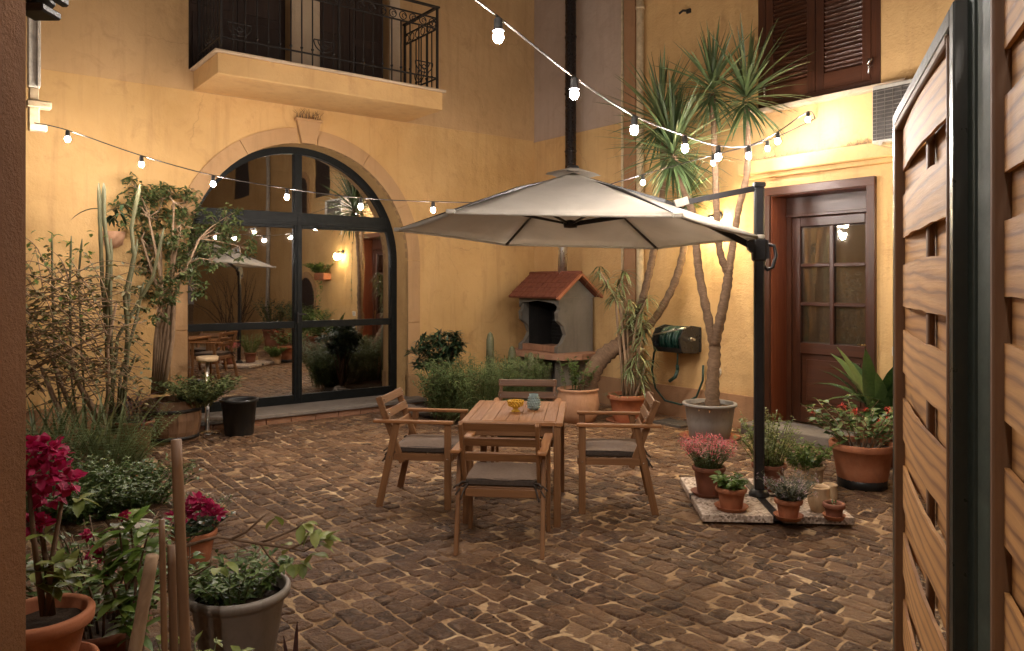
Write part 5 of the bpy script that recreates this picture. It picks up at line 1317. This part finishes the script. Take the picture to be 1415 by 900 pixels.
# ================================================================== GATE, FENCE, PILLAR
GD = Vector((.386, 1, 0)).normalized(); near = Vector((.728, 1.21, 0)); GL = .9
ang = math.atan2(GD.y, GD.x)
t = thing('wooden_gate', 'open gate leaf of woven wooden boards in a dark steel frame', 'gate', near, ang)
GT, GB = 2.105, .06
m = M()
m.box((GL-.018, 0, (GT+GB)/2), (.036, .045, GT-GB), None, .003); m.box((GL-.045, .012, (GT+GB)/2), (.012, .02, GT-GB-.08)); m.box((.018, 0, (GT+GB)/2), (.036, .045, GT-GB), None, .003)
m.box((GL/2, 0, GT-.016), (GL-.074, .045, .032), None, .003); m.box((GL/2, 0, GB+.018), (GL-.074, .045, .036), None, .003); m.build('frame', 'green_black_steel', t)
def weave(t, x0, x1, z0, z1, y, xb, h=.109, pitch=.0875, amp=.014):
    k = 0; z = z0
    while z+h < z1+.02:
        m = M(); s2 = 1 if k % 2 else -1; n = 14; P, G = [], []; th = .007; off = U(0, 40)
        hh = min(h, z1-z); rough_ = [U(-.0022, .0022) for _ in range(n+1)]; tl = U(-.004, .004)
        for i in range(n+1):
            u = i/n; x = x0+(x1-x0)*u; b = s2*amp*math.cos((x-xb)/(x1-x0)*2.6); b = b if abs((x-xb)/(x1-x0)*2.6) < PI/2 else b*.6
            zz0, zz1 = z+rough_[i]+tl*(u-.5), z+hh+rough_[n-i]+tl*(u-.5)
            for yy, q in ((-th/2, zz0), (-th/2, zz1), (th/2, zz1), (th/2, zz0)): P.append((x, y+b+yy, q)); G.append((x+off, q, off))
        F = []
        for i in range(n):
            a = 4*i
            for j in range(4): F.append((a+j, a+(j+1) % 4, a+4+(j+1) % 4, a+4+j))
        F += [(3, 2, 1, 0), (4*n, 4*n+1, 4*n+2, 4*n+3)]
        m.add(P, F, False, None, G); m.build('board', 'gate_wood', t); z += pitch; k += 1
weave(t, .045, GL-.06, GB+.045, GT-.04, .0, .40)
m = M(); m.box((.40, 0, (GT+GB)/2), (.026, .014, GT-GB-.09)); m.build('batten', 'gate_batten', t)
m = M(); m.box((GL-.066, -.0, (GT+GB)/2), (.012, .05, GT-GB-.09)); m.box((.045, 0, (GT+GB)/2), (.012, .05, GT-GB-.09)); m.box((GL/2, 0, GT-.045), (GL-.12, .05, .018)); m.build('edge_strip', 'gate_batten', t)
t = thing('gate_post', 'dark green steel post carrying the open gate', 'post', (.752, 1.165, 0))
m = M(); m.box((0, 0, 1.2), (.05, .05, 2.4), None, .004); m.build('post', 'post_green', t)
m = M(); m.box((-.02, .04, 1.2), (.012, .03, 2.36)); m.build('stop_strip', 'gate_steel', t)
FP = Vector((.735, 1.135, 0))
t = thing('fence_panel', 'fixed fence panel of woven boards right of the gate post', 'fence', FP, ang+PI)
m = M(); m.box((.03, 0, 1.2), (.018, .045, 2.36)); m.box((.93, 0, 1.2), (.04, .04, 2.36)); m.build('frame', 'gate_batten', t)
weave(t, .04, .91, .02, 2.3, 0, .45, .11, .0895)
for x in (.28, .65): m = M(); m.box((x, 0, 1.2), (.026, .014, 2.3)); m.build('batten', 'gate_batten', t)
t = thing('gate_pillar', 'dark plastered pillar at the left edge of the entrance', 'pillar', (-1.27, 1.25, 0))
m = M(); m.box((0, 0, 1.75), (.5, .70, 3.5), None, .006); m.build('shaft', 'pillar_plaster', t)
t = thing('wall_lantern', 'black unlit lantern housing jutting from the left pillar near the top edge', 'lantern', at(52, 2, 1.85))
m = M(); m.box((-.02, 0, .05), (.09, .1, .14), None, .02); m.box((.0, 0, -.025), (.07, .08, .02), None, .008); m.box((.05, 0, .02), (.02, .06, .05), None, .008); m.box((.045, 0, .075), (.03, .07, .03), None, .01)
m.build('housing', 'black_plastic', t); m = M(); m.bar((-.03, -.02, .06), (-.08, -.26, .06), .03, .03); m.build('bracket', 'black_plastic', t)

# ================================================================== CAMERA, WORLD, RENDER
cd = bpy.data.cameras.new('camera'); co = bpy.data.objects.new('camera', cd); COL.objects.link(co)
co.location = (0, 0, EYE); co.rotation_euler = (PI/2, 0, 0)
cd.sensor_width = 36; cd.lens = 36*FPX/1415; cd.shift_y = -58/1415; cd.clip_start = .05; cd.clip_end = 500
sc.camera = co
wd = bpy.data.worlds.new('World'); sc.world = wd; wd.use_nodes = True
bg = wd.node_tree.nodes['Background']; bg.inputs[0].default_value = (.62, .46, .36, 1); bg.inputs[1].default_value = .022
sc.view_settings.view_transform = 'Standard'; sc.view_settings.look = 'None'; sc.view_settings.exposure = 2.98; sc.view_settings.gamma = 1
sc.cycles.use_denoising = True; sc.cycles.use_adaptive_sampling = True; sc.cycles.adaptive_threshold = .01
sc.cycles.max_bounces = 8; sc.cycles.diffuse_bounces = 4; sc.cycles.glossy_bounces = 4; sc.cycles.transparent_max_bounces = 12
sc.cycles.sample_clamp_indirect = 4; sc.cycles.caustics_reflective = False; sc.cycles.caustics_refractive = False
